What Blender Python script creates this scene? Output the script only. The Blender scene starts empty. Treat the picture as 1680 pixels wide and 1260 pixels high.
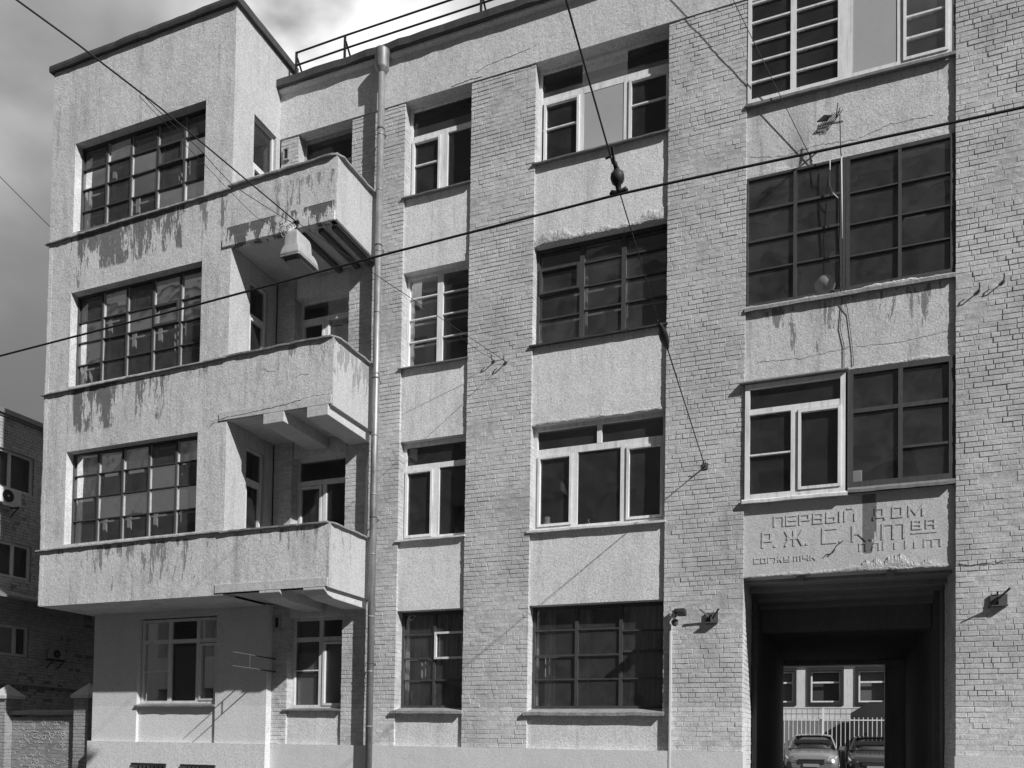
import bpy, math, random
from mathutils import Vector
random.seed(7)
R=math.radians
SC=bpy.context.scene; COL=SC.collection
# ------------------------------------------------------------------ camera
D=14.0; H=1.65
yaw,pitch,roll,fpx,pyx=0.37521724,0.02744769,0.01485028,1368.88,1179.04
f=Vector((-math.sin(yaw)*math.cos(pitch),math.cos(yaw)*math.cos(pitch),math.sin(pitch)))
r=f.cross(Vector((0,0,1))).normalized(); u=r.cross(f)
r2=r*math.cos(roll)+u*math.sin(roll); u2=-r*math.sin(roll)+u*math.cos(roll)
cam=bpy.data.cameras.new('camera'); co=bpy.data.objects.new('camera',cam); COL.objects.link(co)
from mathutils import Matrix
co.matrix_world=Matrix(((r2.x,u2.x,-f.x,0),(r2.y,u2.y,-f.y,-D),(r2.z,u2.z,-f.z,H),(0,0,0,1)))
cam.sensor_width=36; cam.lens=36*fpx/1680; cam.shift_y=(pyx-630)/1680; cam.clip_end=2000; cam.clip_start=.05
SC.camera=co
# ------------------------------------------------------------------ world + sun
SUN_AZ=62; SUN_EL=33.2     # azimuth measured from -Y towards +X
W=bpy.data.worlds.new('World'); SC.world=W; W.use_nodes=True
nt=W.node_tree; N=nt.nodes; L=nt.links; N.clear()
out=N.new('ShaderNodeOutputWorld'); bg=N.new('ShaderNodeBackground'); L.new(bg.outputs[0],out.inputs[0])
sky=N.new('ShaderNodeTexSky'); sky.sky_type='NISHITA'; sky.sun_disc=False
sky.sun_elevation=R(SUN_EL); sky.sun_rotation=R(180-SUN_AZ); sky.air_density=1.0; sky.dust_density=1.2
bw=N.new('ShaderNodeRGBToBW'); L.new(sky.outputs[0],bw.inputs[0])
tc=N.new('ShaderNodeTexCoord')
def wnoise(scale,detail,rough,loc):
    m=N.new('ShaderNodeMapping'); m.inputs['Location'].default_value=loc; m.inputs['Scale'].default_value=(1,1,1.6)
    L.new(tc.outputs['Generated'],m.inputs[0])
    n=N.new('ShaderNodeTexNoise'); n.inputs['Scale'].default_value=scale; n.inputs['Detail'].default_value=detail; n.inputs['Roughness'].default_value=rough
    n.inputs['Distortion'].default_value=.25
    L.new(m.outputs[0],n.inputs['Vector']); return n.outputs['Fac']
def wm(op,a,b=None,c=None):
    n=N.new('ShaderNodeMath'); n.operation=op
    for i,v in enumerate((a,b,c)):
        if v is None: continue
        if isinstance(v,(int,float)): n.inputs[i].default_value=v
        else: L.new(v,n.inputs[i])
    return n.outputs[0]
def wramp(v,a,b):
    n=N.new('ShaderNodeMapRange'); n.interpolation_type='SMOOTHSTEP'
    n.inputs['From Min'].default_value=a; n.inputs['From Max'].default_value=b; L.new(v,n.inputs['Value']); return n.outputs[0]
WORLD_STRENGTH=.10
n1=wnoise(2.2,5,.45,(1.3,.4,.1)); n2=wnoise(4.2,5,.5,(.2,3.1,1.7))
cl=wramp(wm('ADD',wm('MULTIPLY',n1,.75),wm('MULTIPLY',n2,.25)),.36,.66)
skyv=wm('MULTIPLY',bw.outputs[0],1.25)
cloudv=wm('MULTIPLY_ADD',n2,8.5,2.6)
sepw=N.new('ShaderNodeSeparateXYZ'); L.new(tc.outputs['Generated'],sepw.inputs[0])
def wdot(d):
    n=N.new('ShaderNodeVectorMath'); n.operation='DOT_PRODUCT'; L.new(tc.outputs['Generated'],n.inputs[0]); n.inputs[1].default_value=Vector(d).normalized(); return n.outputs['Value']
tot=wm('ADD',wm('MULTIPLY',skyv,wm('SUBTRACT',1,cl)),wm('MULTIPLY',cloudv,cl))
tot=wm('MULTIPLY',tot,wm('MULTIPLY_ADD',wramp(sepw.outputs[1],-.2,.45),.72,.28))  # sky shaped: dimmed towards the street side to cut fill on the facade
el=wm('MULTIPLY_ADD',wramp(sepw.outputs[2],.26,.58),.68,.38)
tot=wm('MULTIPLY',tot,el)
tot=wm('ADD',tot,wm('MULTIPLY',wm('MULTIPLY',wramp(wdot((-.435,.615,.655)),.988,.9985),wramp(n2,.28,.48)),5.5))
WSKY=tot
L.new(tot,bg.inputs[0]); bg.inputs[1].default_value=WORLD_STRENGTH
sl=bpy.data.lights.new('sun','SUN'); sl.energy=4.6; sl.angle=R(.7); sl.color=(1,1,1)
so=bpy.data.objects.new('sun',sl); COL.objects.link(so)
sd=Vector((math.sin(R(SUN_AZ))*math.cos(R(SUN_EL)),-math.cos(R(SUN_AZ))*math.cos(R(SUN_EL)),math.sin(R(SUN_EL))))
so.rotation_euler=sd.to_track_quat('Z','Y').to_euler(); so.location=(20,-30,30)
SC.view_settings.view_transform='Standard'; SC.view_settings.look='None'; SC.view_settings.gamma=1; SC.view_settings.exposure=.15
SC.render.resolution_x=1024; SC.render.resolution_y=768

# ------------------------------------------------------------------ helpers: names, things, meshes
def tag(o,label=None,cat=None,group=None,kind=None):
    if label: o['label']=label
    if cat: o['category']=cat
    if group: o['group']=group
    if kind: o['kind']=kind
    return o
def empty(name,loc,label,cat,group=None):
    o=bpy.data.objects.new(name,None); COL.objects.link(o); o.location=loc; o.empty_display_size=.2
    tag(o,label,cat,group); return o
class MB:
    def __init__(s): s.v=[]; s.f=[]; s.sm=[]
    def quad(s,*p,smooth=False):
        n=len(s.v); s.v+= [tuple(q) for q in p]; s.f.append(tuple(range(n,n+len(p)))); s.sm.append(smooth); return s
    def box(s,x0,x1,y0,y1,z0,z1):
        n=len(s.v)
        s.v+=[(x0,y0,z0),(x1,y0,z0),(x1,y1,z0),(x0,y1,z0),(x0,y0,z1),(x1,y0,z1),(x1,y1,z1),(x0,y1,z1)]
        for q in ((0,3,2,1),(4,5,6,7),(0,1,5,4),(1,2,6,5),(2,3,7,6),(3,0,4,7)): s.f.append(tuple(n+i for i in q)); s.sm.append(False)
        return s
    def bevbox(s,x0,x1,y0,y1,z0,z1,b=.01):
        # chamfered on every edge towards -Y (front)
        n=len(s.v)
        s.v+=[(x0,y1,z0),(x1,y1,z0),(x1,y1,z1),(x0,y1,z1),(x0,y0+b,z0),(x1,y0+b,z0),(x1,y0+b,z1),(x0,y0+b,z1),
              (x0+b,y0,z0+b),(x1-b,y0,z0+b),(x1-b,y0,z1-b),(x0+b,y0,z1-b)]
        F=((8,9,10,11),(4,5,9,8),(5,6,10,9),(6,7,11,10),(7,4,8,11),(0,1,5,4),(1,2,6,5),(2,3,7,6),(3,0,4,7),(3,2,1,0))
        for q in F: s.f.append(tuple(n+i for i in q)); s.sm.append(False)
        return s
    def tube(s,pts,rad,seg=8,cap=True):
        pts=[Vector(p) for p in pts]; n0=len(s.v); k=len(pts)
        rads=rad if isinstance(rad,(list,tuple)) else [rad]*k
        up=None
        for i,p in enumerate(pts):
            t=(pts[min(i+1,k-1)]-pts[max(i-1,0)]).normalized()
            if up is None: up=Vector((0,0,1)) if abs(t.z)<.9 else Vector((1,0,0))
            a=t.cross(up).normalized(); b=a.cross(t).normalized(); up=b
            for j in range(seg):
                w=2*math.pi*j/seg; s.v.append(tuple(p+(a*math.cos(w)+b*math.sin(w))*rads[i]))
        for i in range(k-1):
            for j in range(seg):
                a=n0+i*seg+j; b=n0+i*seg+(j+1)%seg; s.f.append((a,b,b+seg,a+seg)); s.sm.append(True)
        if cap:
            s.f.append(tuple(n0+j for j in range(seg))[::-1]); s.sm.append(False)
            s.f.append(tuple(n0+(k-1)*seg+j for j in range(seg))); s.sm.append(False)
        return s
    def bar(s,p,q,w,h=None):
        # square bar from p to q
        h=h or w; p=Vector(p); q=Vector(q); t=(q-p).normalized()
        up=Vector((0,0,1)) if abs(t.z)<.95 else Vector((1,0,0))
        a=t.cross(up).normalized()*w/2; b=a.cross(t).normalized()*h/2
        n=len(s.v)
        for c in (p,q):
            for e in (-a-b,a-b,a+b,-a+b): s.v.append(tuple(c+e))
        for fq in ((3,2,1,0),(4,5,6,7),(0,1,5,4),(1,2,6,5),(2,3,7,6),(3,0,4,7)): s.f.append(tuple(n+i for i in fq)); s.sm.append(False)
        return s
    def prism(s,poly,axis,a,b):
        # poly list of 2D points, extruded along axis ('x','y','z') from a to b
        def P(q,t):
            return {'x':(t,q[0],q[1]),'y':(q[0],t,q[1]),'z':(q[0],q[1],t)}[axis]
        n=len(s.v); k=len(poly)
        s.v+=[P(q,a) for q in poly]+[P(q,b) for q in poly]
        s.f.append(tuple(range(n,n+k))); s.f.append(tuple(range(n+2*k-1,n+k-1,-1))); s.sm+=[False]*2
        for i in range(k):
            j=(i+1)%k; s.f.append((n+i,n+k+i,n+k+j,n+j)); s.sm.append(False)
        return s
    def loft(s,rings,close=True,caps=True,smooth=True):
        n=len(s.v); k=len(rings[0])
        for rg in rings: s.v+=[tuple(p) for p in rg]
        for i in range(len(rings)-1):
            for j in range(k if close else k-1):
                a=n+i*k+j; b=n+i*k+(j+1)%k; s.f.append((a,b,b+k,a+k)); s.sm.append(smooth)
        if caps:
            s.f.append(tuple(range(n+k-1,n-1,-1))); m=n+(len(rings)-1)*k; s.f.append(tuple(range(m,m+k))); s.sm+=[False]*2
        return s
    def wall(s,axis,c0,c1,u0,u1,z0,z1,holes):
        # slab with rectangular holes. axis 'y': slab spans x=u, thickness y c0..c1 ; axis 'x': spans y=u
        us=sorted({u0,u1,*[h[0] for h in holes],*[h[1] for h in holes]}); zs=sorted({z0,z1,*[h[2] for h in holes],*[h[3] for h in holes]})
        us=[q for q in us if u0<=q<=u1]; zs=[q for q in zs if z0<=q<=z1]
        def solid(i,j):
            if i<0 or j<0 or i>=len(us)-1 or j>=len(zs)-1: return False
            cu=(us[i]+us[i+1])/2; cz=(zs[j]+zs[j+1])/2
            return not any(h[0]<cu<h[1] and h[2]<cz<h[3] for h in holes)
        def P(uu,c,z): return (uu,c,z) if axis=='y' else (c,uu,z)
        for i in range(len(us)-1):
            for j in range(len(zs)-1):
                if not solid(i,j): continue
                a,b,c,d=us[i],us[i+1],zs[j],zs[j+1]
                for cc in (c0,c1): s.quad(P(a,cc,c),P(b,cc,c),P(b,cc,d),P(a,cc,d))
                if not solid(i-1,j): s.quad(P(a,c0,c),P(a,c1,c),P(a,c1,d),P(a,c0,d))
                if not solid(i+1,j): s.quad(P(b,c0,c),P(b,c1,c),P(b,c1,d),P(b,c0,d))
                if not solid(i,j-1): s.quad(P(a,c0,c),P(b,c0,c),P(b,c1,c),P(a,c1,c))
                if not solid(i,j+1): s.quad(P(a,c0,d),P(b,c0,d),P(b,c1,d),P(a,c1,d))
        return s
    def build(s,name,mat,parent=None,bevel=0):
        me=bpy.data.meshes.new(name)
        o0=Vector((0,0,0))
        if parent is not None:
            pp=parent
            while pp is not None: o0+=pp.location; pp=pp.parent
        me.from_pydata([(v[0]-o0.x,v[1]-o0.y,v[2]-o0.z) for v in s.v],[],s.f); me.update()
        for i,p in enumerate(me.polygons): p.use_smooth=s.sm[i] if i<len(s.sm) else False
        import bmesh
        bm=bmesh.new(); bm.from_mesh(me); bmesh.ops.recalc_face_normals(bm,faces=bm.faces); bm.to_mesh(me); bm.free()
        me.materials.append(mat)
        o=bpy.data.objects.new(name,me); COL.objects.link(o)
        if parent is not None: o.parent=parent
        if bevel:
            b=o.modifiers.new('bevel','BEVEL'); b.width=bevel; b.segments=2; b.limit_method='ANGLE'; b.angle_limit=R(40)
        return o

# ------------------------------------------------------------------ materials
class NB:
    def __init__(s,name):
        s.m=bpy.data.materials.new(name); s.m.use_nodes=True; s.t=s.m.node_tree; s.n=s.t.nodes; s.l=s.t.links; s.n.clear()
        s.out=s.n.new('ShaderNodeOutputMaterial'); s.pos=s.n.new('ShaderNodeNewGeometry').outputs['Position']
        x=s.n.new('ShaderNodeSeparateXYZ'); s.l.new(s.pos,x.inputs[0]); s.x,s.y,s.z=x.outputs
    def m_(s,op,a,b=None,c=None,clamp=False):
        n=s.n.new('ShaderNodeMath'); n.operation=op; n.use_clamp=clamp
        for i,v in enumerate((a,b,c)):
            if v is None: continue
            if isinstance(v,(int,float)): n.inputs[i].default_value=v
            else: s.l.new(v,n.inputs[i])
        return n.outputs[0]
    def vec(s,sx=1,sy=1,sz=1,loc=(0,0,0)):
        n=s.n.new('ShaderNodeMapping'); n.inputs['Scale'].default_value=(sx,sy,sz); n.inputs['Location'].default_value=loc; s.l.new(s.pos,n.inputs[0]); return n.outputs[0]
    def noise(s,scale,detail=4,rough=.55,v=None,dist=0):
        n=s.n.new('ShaderNodeTexNoise'); n.inputs['Scale'].default_value=scale; n.inputs['Detail'].default_value=detail; n.inputs['Roughness'].default_value=rough; n.inputs['Distortion'].default_value=dist
        s.l.new(v if v is not None else s.pos,n.inputs['Vector']); return n.outputs['Fac']
    def ramp(s,v,a,b,lo=0,hi=1,smooth=True):
        n=s.n.new('ShaderNodeMapRange'); n.interpolation_type='SMOOTHSTEP' if smooth else 'LINEAR'
        for k,q in (('From Min',a),('From Max',b),('To Min',lo),('To Max',hi)): n.inputs[k].default_value=q
        s.l.new(v,n.inputs['Value']); return n.outputs[0]
    def mix(s,a,b,t):  # a*(1-t)+b*t
        return s.m_('ADD',s.m_('MULTIPLY',a,s.m_('SUBTRACT',1,t)),s.m_('MULTIPLY',b,t))
    def bump(s,h,strength,dist,nrm=None):
        n=s.n.new('ShaderNodeBump'); n.inputs['Strength'].default_value=strength; n.inputs['Distance'].default_value=dist; s.l.new(h,n.inputs['Height'])
        if nrm is not None: s.l.new(nrm,n.inputs['Normal'])
        return n.outputs[0]
    def finish(s,col,rough=.85,nrm=None,metal=0,spec=.3,coat=0):
        p=s.n.new('ShaderNodeBsdfPrincipled')
        if isinstance(col,(int,float)): p.inputs['Base Color'].default_value=(col,col,col,1)
        else: s.l.new(col,p.inputs['Base Color'])
        if isinstance(rough,(int,float)): p.inputs['Roughness'].default_value=rough
        else: s.l.new(rough,p.inputs['Roughness'])
        p.inputs['Metallic'].default_value=metal; p.inputs['Specular IOR Level'].default_value=spec
        if coat: p.inputs['Coat Weight'].default_value=coat
        if nrm is not None: s.l.new(nrm,p.inputs['Normal'])
        s.l.new(p.outputs[0],s.out.inputs[0]); return s.m
def box_mask(b,x0,x1,z0,z1,e=.15):
    m=b.m_('MULTIPLY',b.ramp(b.x,x0-e,x0+e),b.ramp(b.x,x1+e,x1-e))
    return b.m_('MULTIPLY',m,b.m_('MULTIPLY',b.ramp(b.z,z0-e,z0+e),b.ramp(b.z,z1+e*.3,z1-e*.3)))
def m_stucco(name,v,peels=(),speck=.22,big=.22,lo_band=None,bump=.35,drips=.15,darkened=0):
    b=NB(name)
    g=b.ramp(b.noise(46,1.5,.7),.34,.66,0,1,False); g2=b.noise(26,4,.7); bg_=b.noise(.9,6,.6); mid=b.noise(4.5,5,.65)
    k=b.m_('ADD',1-speck*.5-big*.5,b.m_('MULTIPLY',g,speck)); k=b.m_('ADD',k,b.m_('MULTIPLY',bg_,big*.6)); k=b.m_('ADD',k,b.m_('MULTIPLY',mid,big*.4))
    c=b.m_('MULTIPLY',k,v)
    if drips:
        st=b.noise(1,6,.7,b.vec(9,9,.55)); sm=b.ramp(st,.52,.74); c=b.m_('MULTIPLY',c,b.m_('SUBTRACT',1,b.m_('MULTIPLY',sm,drips*.7)))
        s2=b.ramp(b.noise(1,7,.68,b.vec(2.2,2.2,.45,(3,1,2))),.46,.72); c=b.m_('MULTIPLY',c,b.m_('SUBTRACT',1,b.m_('MULTIPLY',s2,drips*.6)))
    # hair cracks
    vo=b.n.new('ShaderNodeTexVoronoi'); vo.feature='DISTANCE_TO_EDGE'; vo.inputs['Scale'].default_value=.9
    wv=b.n.new('ShaderNodeVectorMath'); wv.operation='ADD'; nn=b.n.new('ShaderNodeTexNoise'); nn.inputs['Scale'].default_value=2.2; nn.inputs['Detail'].default_value=5; b.l.new(b.pos,nn.inputs['Vector'])
    b.l.new(b.pos,wv.inputs[0]); b.l.new(nn.outputs['Color'],wv.inputs[1]); b.l.new(wv.outputs[0],vo.inputs['Vector'])
    cr=b.m_('MULTIPLY',b.ramp(vo.outputs['Distance'],.006,.001),b.ramp(b.noise(.7,3),.55,.65)); c=b.m_('MULTIPLY',c,b.m_('SUBTRACT',1,b.m_('MULTIPLY',cr,.45)))
    if lo_band: c=b.m_('MULTIPLY',c,b.ramp(b.z,lo_band-.012,lo_band+.012,1.0,.90))
    h=b.m_('ADD',b.m_('MULTIPLY',g2,.5),b.m_('MULTIPLY',mid,1.6))
    for pl_ in peels:
        x0,x1,z0,z1,th,dk,sx=pl_[:7]; ee=pl_[7] if len(pl_)>7 else .22
        mk=box_mask(b,x0,x1,z0,z1,ee)
        n1=b.ramp(b.noise(1,8,.68,b.vec(sx*1.0,sx*1.0,sx*.17),.35),.25,.75,0,1,False); n2=b.noise(7,6,.8)
        vv=b.m_('ADD',b.m_('MULTIPLY',n1,.52),b.m_('ADD',b.m_('MULTIPLY',n2,.20),b.m_('MULTIPLY',b.noise(1,5,.8,b.vec(30,30,3.5),.2),.28)))
        grad=b.ramp(b.z,z0,z1,-.07,.06,False)
        t=b.ramp(b.m_('ADD',vv,grad),th-.01,th+.05); t=b.m_('MULTIPLY',t,mk)
        t=b.ramp(t,.25,.75)
        c=b.mix(c,b.m_('MULTIPLY',b.m_('MULTIPLY_ADD',n2,.8,.6),dk),t); h=b.m_('SUBTRACT',h,b.m_('MULTIPLY',t,1.0))
    if darkened: c=b.m_('MULTIPLY',c,b.ramp(b.noise(2.2,6,.7),.35,.7,1,1-darkened))
    n=b.bump(g,bump*.5,.0025); n=b.bump(h,bump,.012,n)
    return b.finish(c,.92,n,spec=.15)
def m_brick(name,v,step=None,var=.24,dirt=.28):
    b=NB(name); oi=b.ramp(b.noise(8.5,1,.5,b.vec(.5,.5,1.6)),.3,.7,0,1,False); g=b.ramp(b.noise(46,1.5,.7),.34,.66,0,1,False); bgn=b.noise(.8,6,.65); mid=b.noise(18,4,.7)
    k=b.m_('ADD',1-var*.5-.19,b.m_('MULTIPLY',oi,var)); k=b.m_('ADD',k,b.m_('MULTIPLY',g,.34)); k=b.m_('ADD',k,b.m_('MULTIPLY',mid,.16))
    k=b.m_('MULTIPLY',k,b.ramp(bgn,.35,.72,1,1-dirt))
    ns=b.noise(1,6,.7,b.vec(7,7,.7)); k=b.m_('MULTIPLY',k,b.ramp(ns,.5,.8,1,.78)); nb_=b.noise(.45,8,.7); k=b.m_('MULTIPLY',k,b.ramp(nb_,.5,.68,1,.84))
    c=b.m_('MULTIPLY',k,v)
    if step: c=b.m_('MULTIPLY',c,b.ramp(b.z,step-.01,step+.01,1.0,.88))
    n=b.bump(g,.3,.003); n=b.bump(mid,.55,.008,n)
    return b.finish(c,.9,n,spec=.18)
def m_plain(name,v,rough=.5,metal=0,spec=.4,var=.2,scale=12,bump=.1,streak=0,coat=0):
    b=NB(name); n1=b.noise(scale,5,.6); n2=b.noise(scale*7,2,.5)
    c=b.m_('MULTIPLY',b.m_('ADD',1-var*.75,b.m_('ADD',b.m_('MULTIPLY',n1,var),b.m_('MULTIPLY',n2,var*.5))),v)
    if streak: c=b.m_('MULTIPLY',c,b.ramp(b.noise(1,6,.7,b.vec(14,14,1.2)),.45,.7,1,1-streak))
    rr=b.m_('ADD',rough-.08,b.m_('MULTIPLY',n1,.16))
    return b.finish(c,rr,b.bump(n1,bump,.004),metal,spec,coat)
def m_glass(name,tint=.6,dust=.05,rough=.015,wav=.02,refl=1.6):
    b=NB(name); g=b.n.new('ShaderNodeBsdfGlossy'); g.inputs['Roughness'].default_value=rough; g.inputs['Color'].default_value=(.95,.95,.95,1)
    nz=b.noise(1.3,2,.5); g_n=b.bump(nz,wav,.05); b.l.new(g_n,g.inputs['Normal'])
    t=b.n.new('ShaderNodeBsdfTransparent'); t.inputs['Color'].default_value=(tint,tint,tint,1)
    d=b.n.new('ShaderNodeBsdfDiffuse'); d.inputs['Color'].default_value=(.5,.5,.5,1)
    fr=b.n.new('ShaderNodeFresnel'); fr.inputs['IOR'].default_value=1.55; b.l.new(g_n,fr.inputs['Normal'])
    m1=b.n.new('ShaderNodeMixShader'); b.l.new(b.m_('MULTIPLY',fr.outputs[0],refl,clamp=True),m1.inputs[0]); b.l.new(t.outputs[0],m1.inputs[1]); b.l.new(g.outputs[0],m1.inputs[2])
    # blotchy dust film; its grey veil is also there to lift the panes' dark
    m2=b.n.new('ShaderNodeMixShader'); dn=b.noise(2.6,7,.72,None,.6); b.l.new(b.ramp(dn,.3,.75,dust*.6,dust*1.5),m2.inputs[0]); b.l.new(m1.outputs[0],m2.inputs[1]); b.l.new(d.outputs[0],m2.inputs[2])
    b.l.new(m2.outputs[0],b.out.inputs[0]); return b.m
def m_curtain(name,v,fold=30,amp=.35):
    b=NB(name); w=b.noise(1,3,.6,b.vec(fold*.35,fold*.35,.4)); c=b.m_('MULTIPLY',b.ramp(w,.3,.7,1-amp,1),v)
    return b.finish(c,.95,b.bump(w,.8,.05),spec=.05)
P=[(-14.9,-12.0,11.25,12.2,.47,.17,3.2,.12),(-15.3,-11.0,10.9,12.1,.585,.22,6),(-14.9,-13.6,7.9,8.85,.44,.16,3.4,.12),(-13.2,-12.4,7.9,8.8,.52,.2,4,.1),(-15.2,-11.2,7.8,8.8,.60,.25,7),
   (-14.4,-11.7,4.5,5.5,.555,.24,6),(-15.3,-11.0,4.4,5.5,.64,.27,9),
   (-11.0,-8.5,10.98,11.42,.48,.13,5,.06),(-9.9,-8.5,11.25,12.0,.56,.28,11),(-10.6,-8.5,4.6,5.5,.60,.25,8),(-10.9,-8.5,7.9,8.9,.64,.28,7)]
M={}
M['annex_side']=m_stucco('annex_side_stucco',.44,[(-8.7,-8.5,4.6,5.55,.60,.25,8),(-8.7,-8.5,7.9,8.9,.545,.22,7),(-8.7,-8.5,11.3,12.3,.63,.28,8)],speck=.44,big=.3,drips=.3,bump=.7)  # base colour darkened to hold down the brightness of the sunlit side
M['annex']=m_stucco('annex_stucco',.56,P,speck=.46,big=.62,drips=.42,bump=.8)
M['conc_gap']=m_plain('open_crack',.05,.95,var=.5)
M['stucco']=m_stucco('smooth_stucco',.63,speck=.46,big=.46,drips=.36,bump=.5)
M['bay_stucco']=m_stucco('stained_bay_stucco',.54,[(-1.2,1.5,7.9,8.8,.575,.22,5),(-1.4,1.4,11.1,11.5,.60,.25,4)],speck=.44,big=.6,drips=.5,bump=.7)
M['sign_stucco']=m_stucco('inscription_stucco',.50,[(.30,.50,4.66,5.6,.40,.16,6,.05)],speck=.3,big=.3,drips=.15,bump=.55)
M['frieze']=m_stucco('frieze_stucco',.56,speck=.44,big=.42,drips=.25,bump=.7)
M['ground_stucco']=m_stucco('ground_floor_stucco',.62,speck=.42,big=.3,drips=.06,lo_band=2.3)
M['plinth']=m_stucco('plinth_stucco',.60,speck=.3,big=.28,drips=.1)
M['rough']=m_stucco('broken_plaster',.50,speck=.5,big=.6,drips=.3,bump=1.2)
M['brick']=m_brick('painted_brick',.57,2.27)
M['mortar']=m_brick('painted_mortar',.50,2.27)
M['darkened']=m_stucco('shade_dark_plaster',.2,speck=.3,big=.4,drips=.3)  # passage's unlit dark put into the colour; courtyard plinth shares it
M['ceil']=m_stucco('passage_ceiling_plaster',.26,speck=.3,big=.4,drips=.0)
M['darkbrick']=m_brick('dark_brick',.45,None,.3,.3)
M['darkmortar']=m_brick('grey_mortar',.22,None,.1,.2)
M['fencebrick']=m_brick('fence_brick',.30,None,.3,.3)
M['chalk']=m_plain('faded_chalk',.6,.9,var=.9,scale=10)
M['white']=m_plain('white_frame_paint',.74,.45,var=.28,scale=9,streak=.28)
M['oldwhite']=m_plain('weathered_white_paint',.62,.6,var=.35,scale=14,streak=.25)
M['dark']=m_plain('dark_frame_paint',.06,.55,var=.5,scale=16,bump=.3,streak=.3)
M['mid']=m_plain('grey_frame_paint',.34,.6,var=.5,scale=16,streak=.35,bump=.3)
M['zinc']=m_plain('weathered_zinc_sheet',.30,.48,.45,var=.5,scale=5,streak=.3,bump=.2)
M['zincdark']=m_plain('dark_roof_sheet',.07,.6,.2,var=.6,scale=5,streak=.3,bump=.3)
M['pipe']=m_plain('zinc_downpipe',.30,.50,.5,var=.7,scale=5,bump=.3,streak=.4)
M['black']=m_plain('black_metal',.03,.6,.2,var=.5)
M['wire']=m_plain('cable_rubber',.02,.7,var=.3)
M['rust']=m_plain('rusty_steel',.09,.75,.2,var=.8,scale=20,bump=.4)
M['concrete']=m_stucco('cast_concrete',.50,speck=.35,big=.35,drips=.2,bump=.6)
M['conc_dk']=m_stucco('weathered_coping',.30,speck=.5,big=.8,drips=.4,bump=1.0)
M['asphalt']=m_plain('asphalt',.05,.9,var=.4,scale=30,bump=.4)
M['pave']=m_plain('pavement',.11,.9,var=.3,scale=6)
M['glass']=m_glass('window_glass',.66,.045,refl=1.25,wav=.05); M['glass_old']=m_glass('old_window_glass',.66,.06,.03,.2,1.7)
M['glass_dim']=m_glass('weak_reflection_glass',.6,.04,refl=.5)  # reflection turned down so bright neighbours stay out of these panes
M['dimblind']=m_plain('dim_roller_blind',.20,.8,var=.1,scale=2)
M['film']=m_plain('grey_pane_film',.36,.6,var=.15,scale=2)  # plain grey sheet set over the glass to make single panes pale
M['carglass']=m_glass('car_glass',.2,.01)
M['interior']=m_plain('room_plaster',.45,.9,var=.4,scale=2)
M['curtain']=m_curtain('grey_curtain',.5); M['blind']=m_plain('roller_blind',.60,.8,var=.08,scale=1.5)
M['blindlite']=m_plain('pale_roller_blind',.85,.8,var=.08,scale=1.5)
M['lampshell']=m_plain('lamp_housing_paint',.38,.5,var=.35,scale=14,streak=.2); M['lampglass']=m_plain('dusty_lamp_glass',.10,.25,var=.5,scale=12,spec=.6)
M['carpaint']=m_plain('silver_car_paint',.32,.28,.55,var=.05,scale=3,bump=0,coat=.8)
M['cardark']=m_plain('dark_car_paint',.05,.25,.3,var=.05,scale=3,bump=0,coat=.8)
M['chrome']=m_plain('chrome',.7,.15,1,var=.05); M['headlight']=m_plain('headlight_lens',.55,.12,.3,var=.3,scale=40,spec=.8)
M['rubber']=m_plain('tyre_rubber',.025,.85,var=.2)
M['ac']=m_plain('white_ac_casing',.62,.5,var=.15); M['plate']=m_plain('number_plate',.3,.5)

# ------------------------------------------------------------------ setting
def struct(o): o['kind']='structure'; return o
g=MB(); g.quad((-400,-400,0),(400,-400,0),(400,-3.2,0),(-400,-3.2,0)); struct(g.build('road',M['asphalt']))
g=MB(); g.box(-400,400,-3.2,-.35,-.3,.14); struct(g.build('pavement',M['pave']))
g=MB(); g.quad((-400,11.5,.6),(400,11.5,.6),(400,400,.6),(-400,400,.6)); struct(g.build('courtyard_ground',M['asphalt']))
g=MB(); g.quad((-400,-.35,.1),(-15.9,-.35,.1),(-15.9,11.5,.1),(-400,11.5,.1)); struct(g.build('side_yard_ground',M['asphalt']))
g=MB(); g.quad((-1.9,-.35,.142),(2.0,-.35,.142),(2.0,11.5,.604),(-1.9,11.5,.604)); struct(g.build('passage_floor',M['asphalt']))

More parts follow.
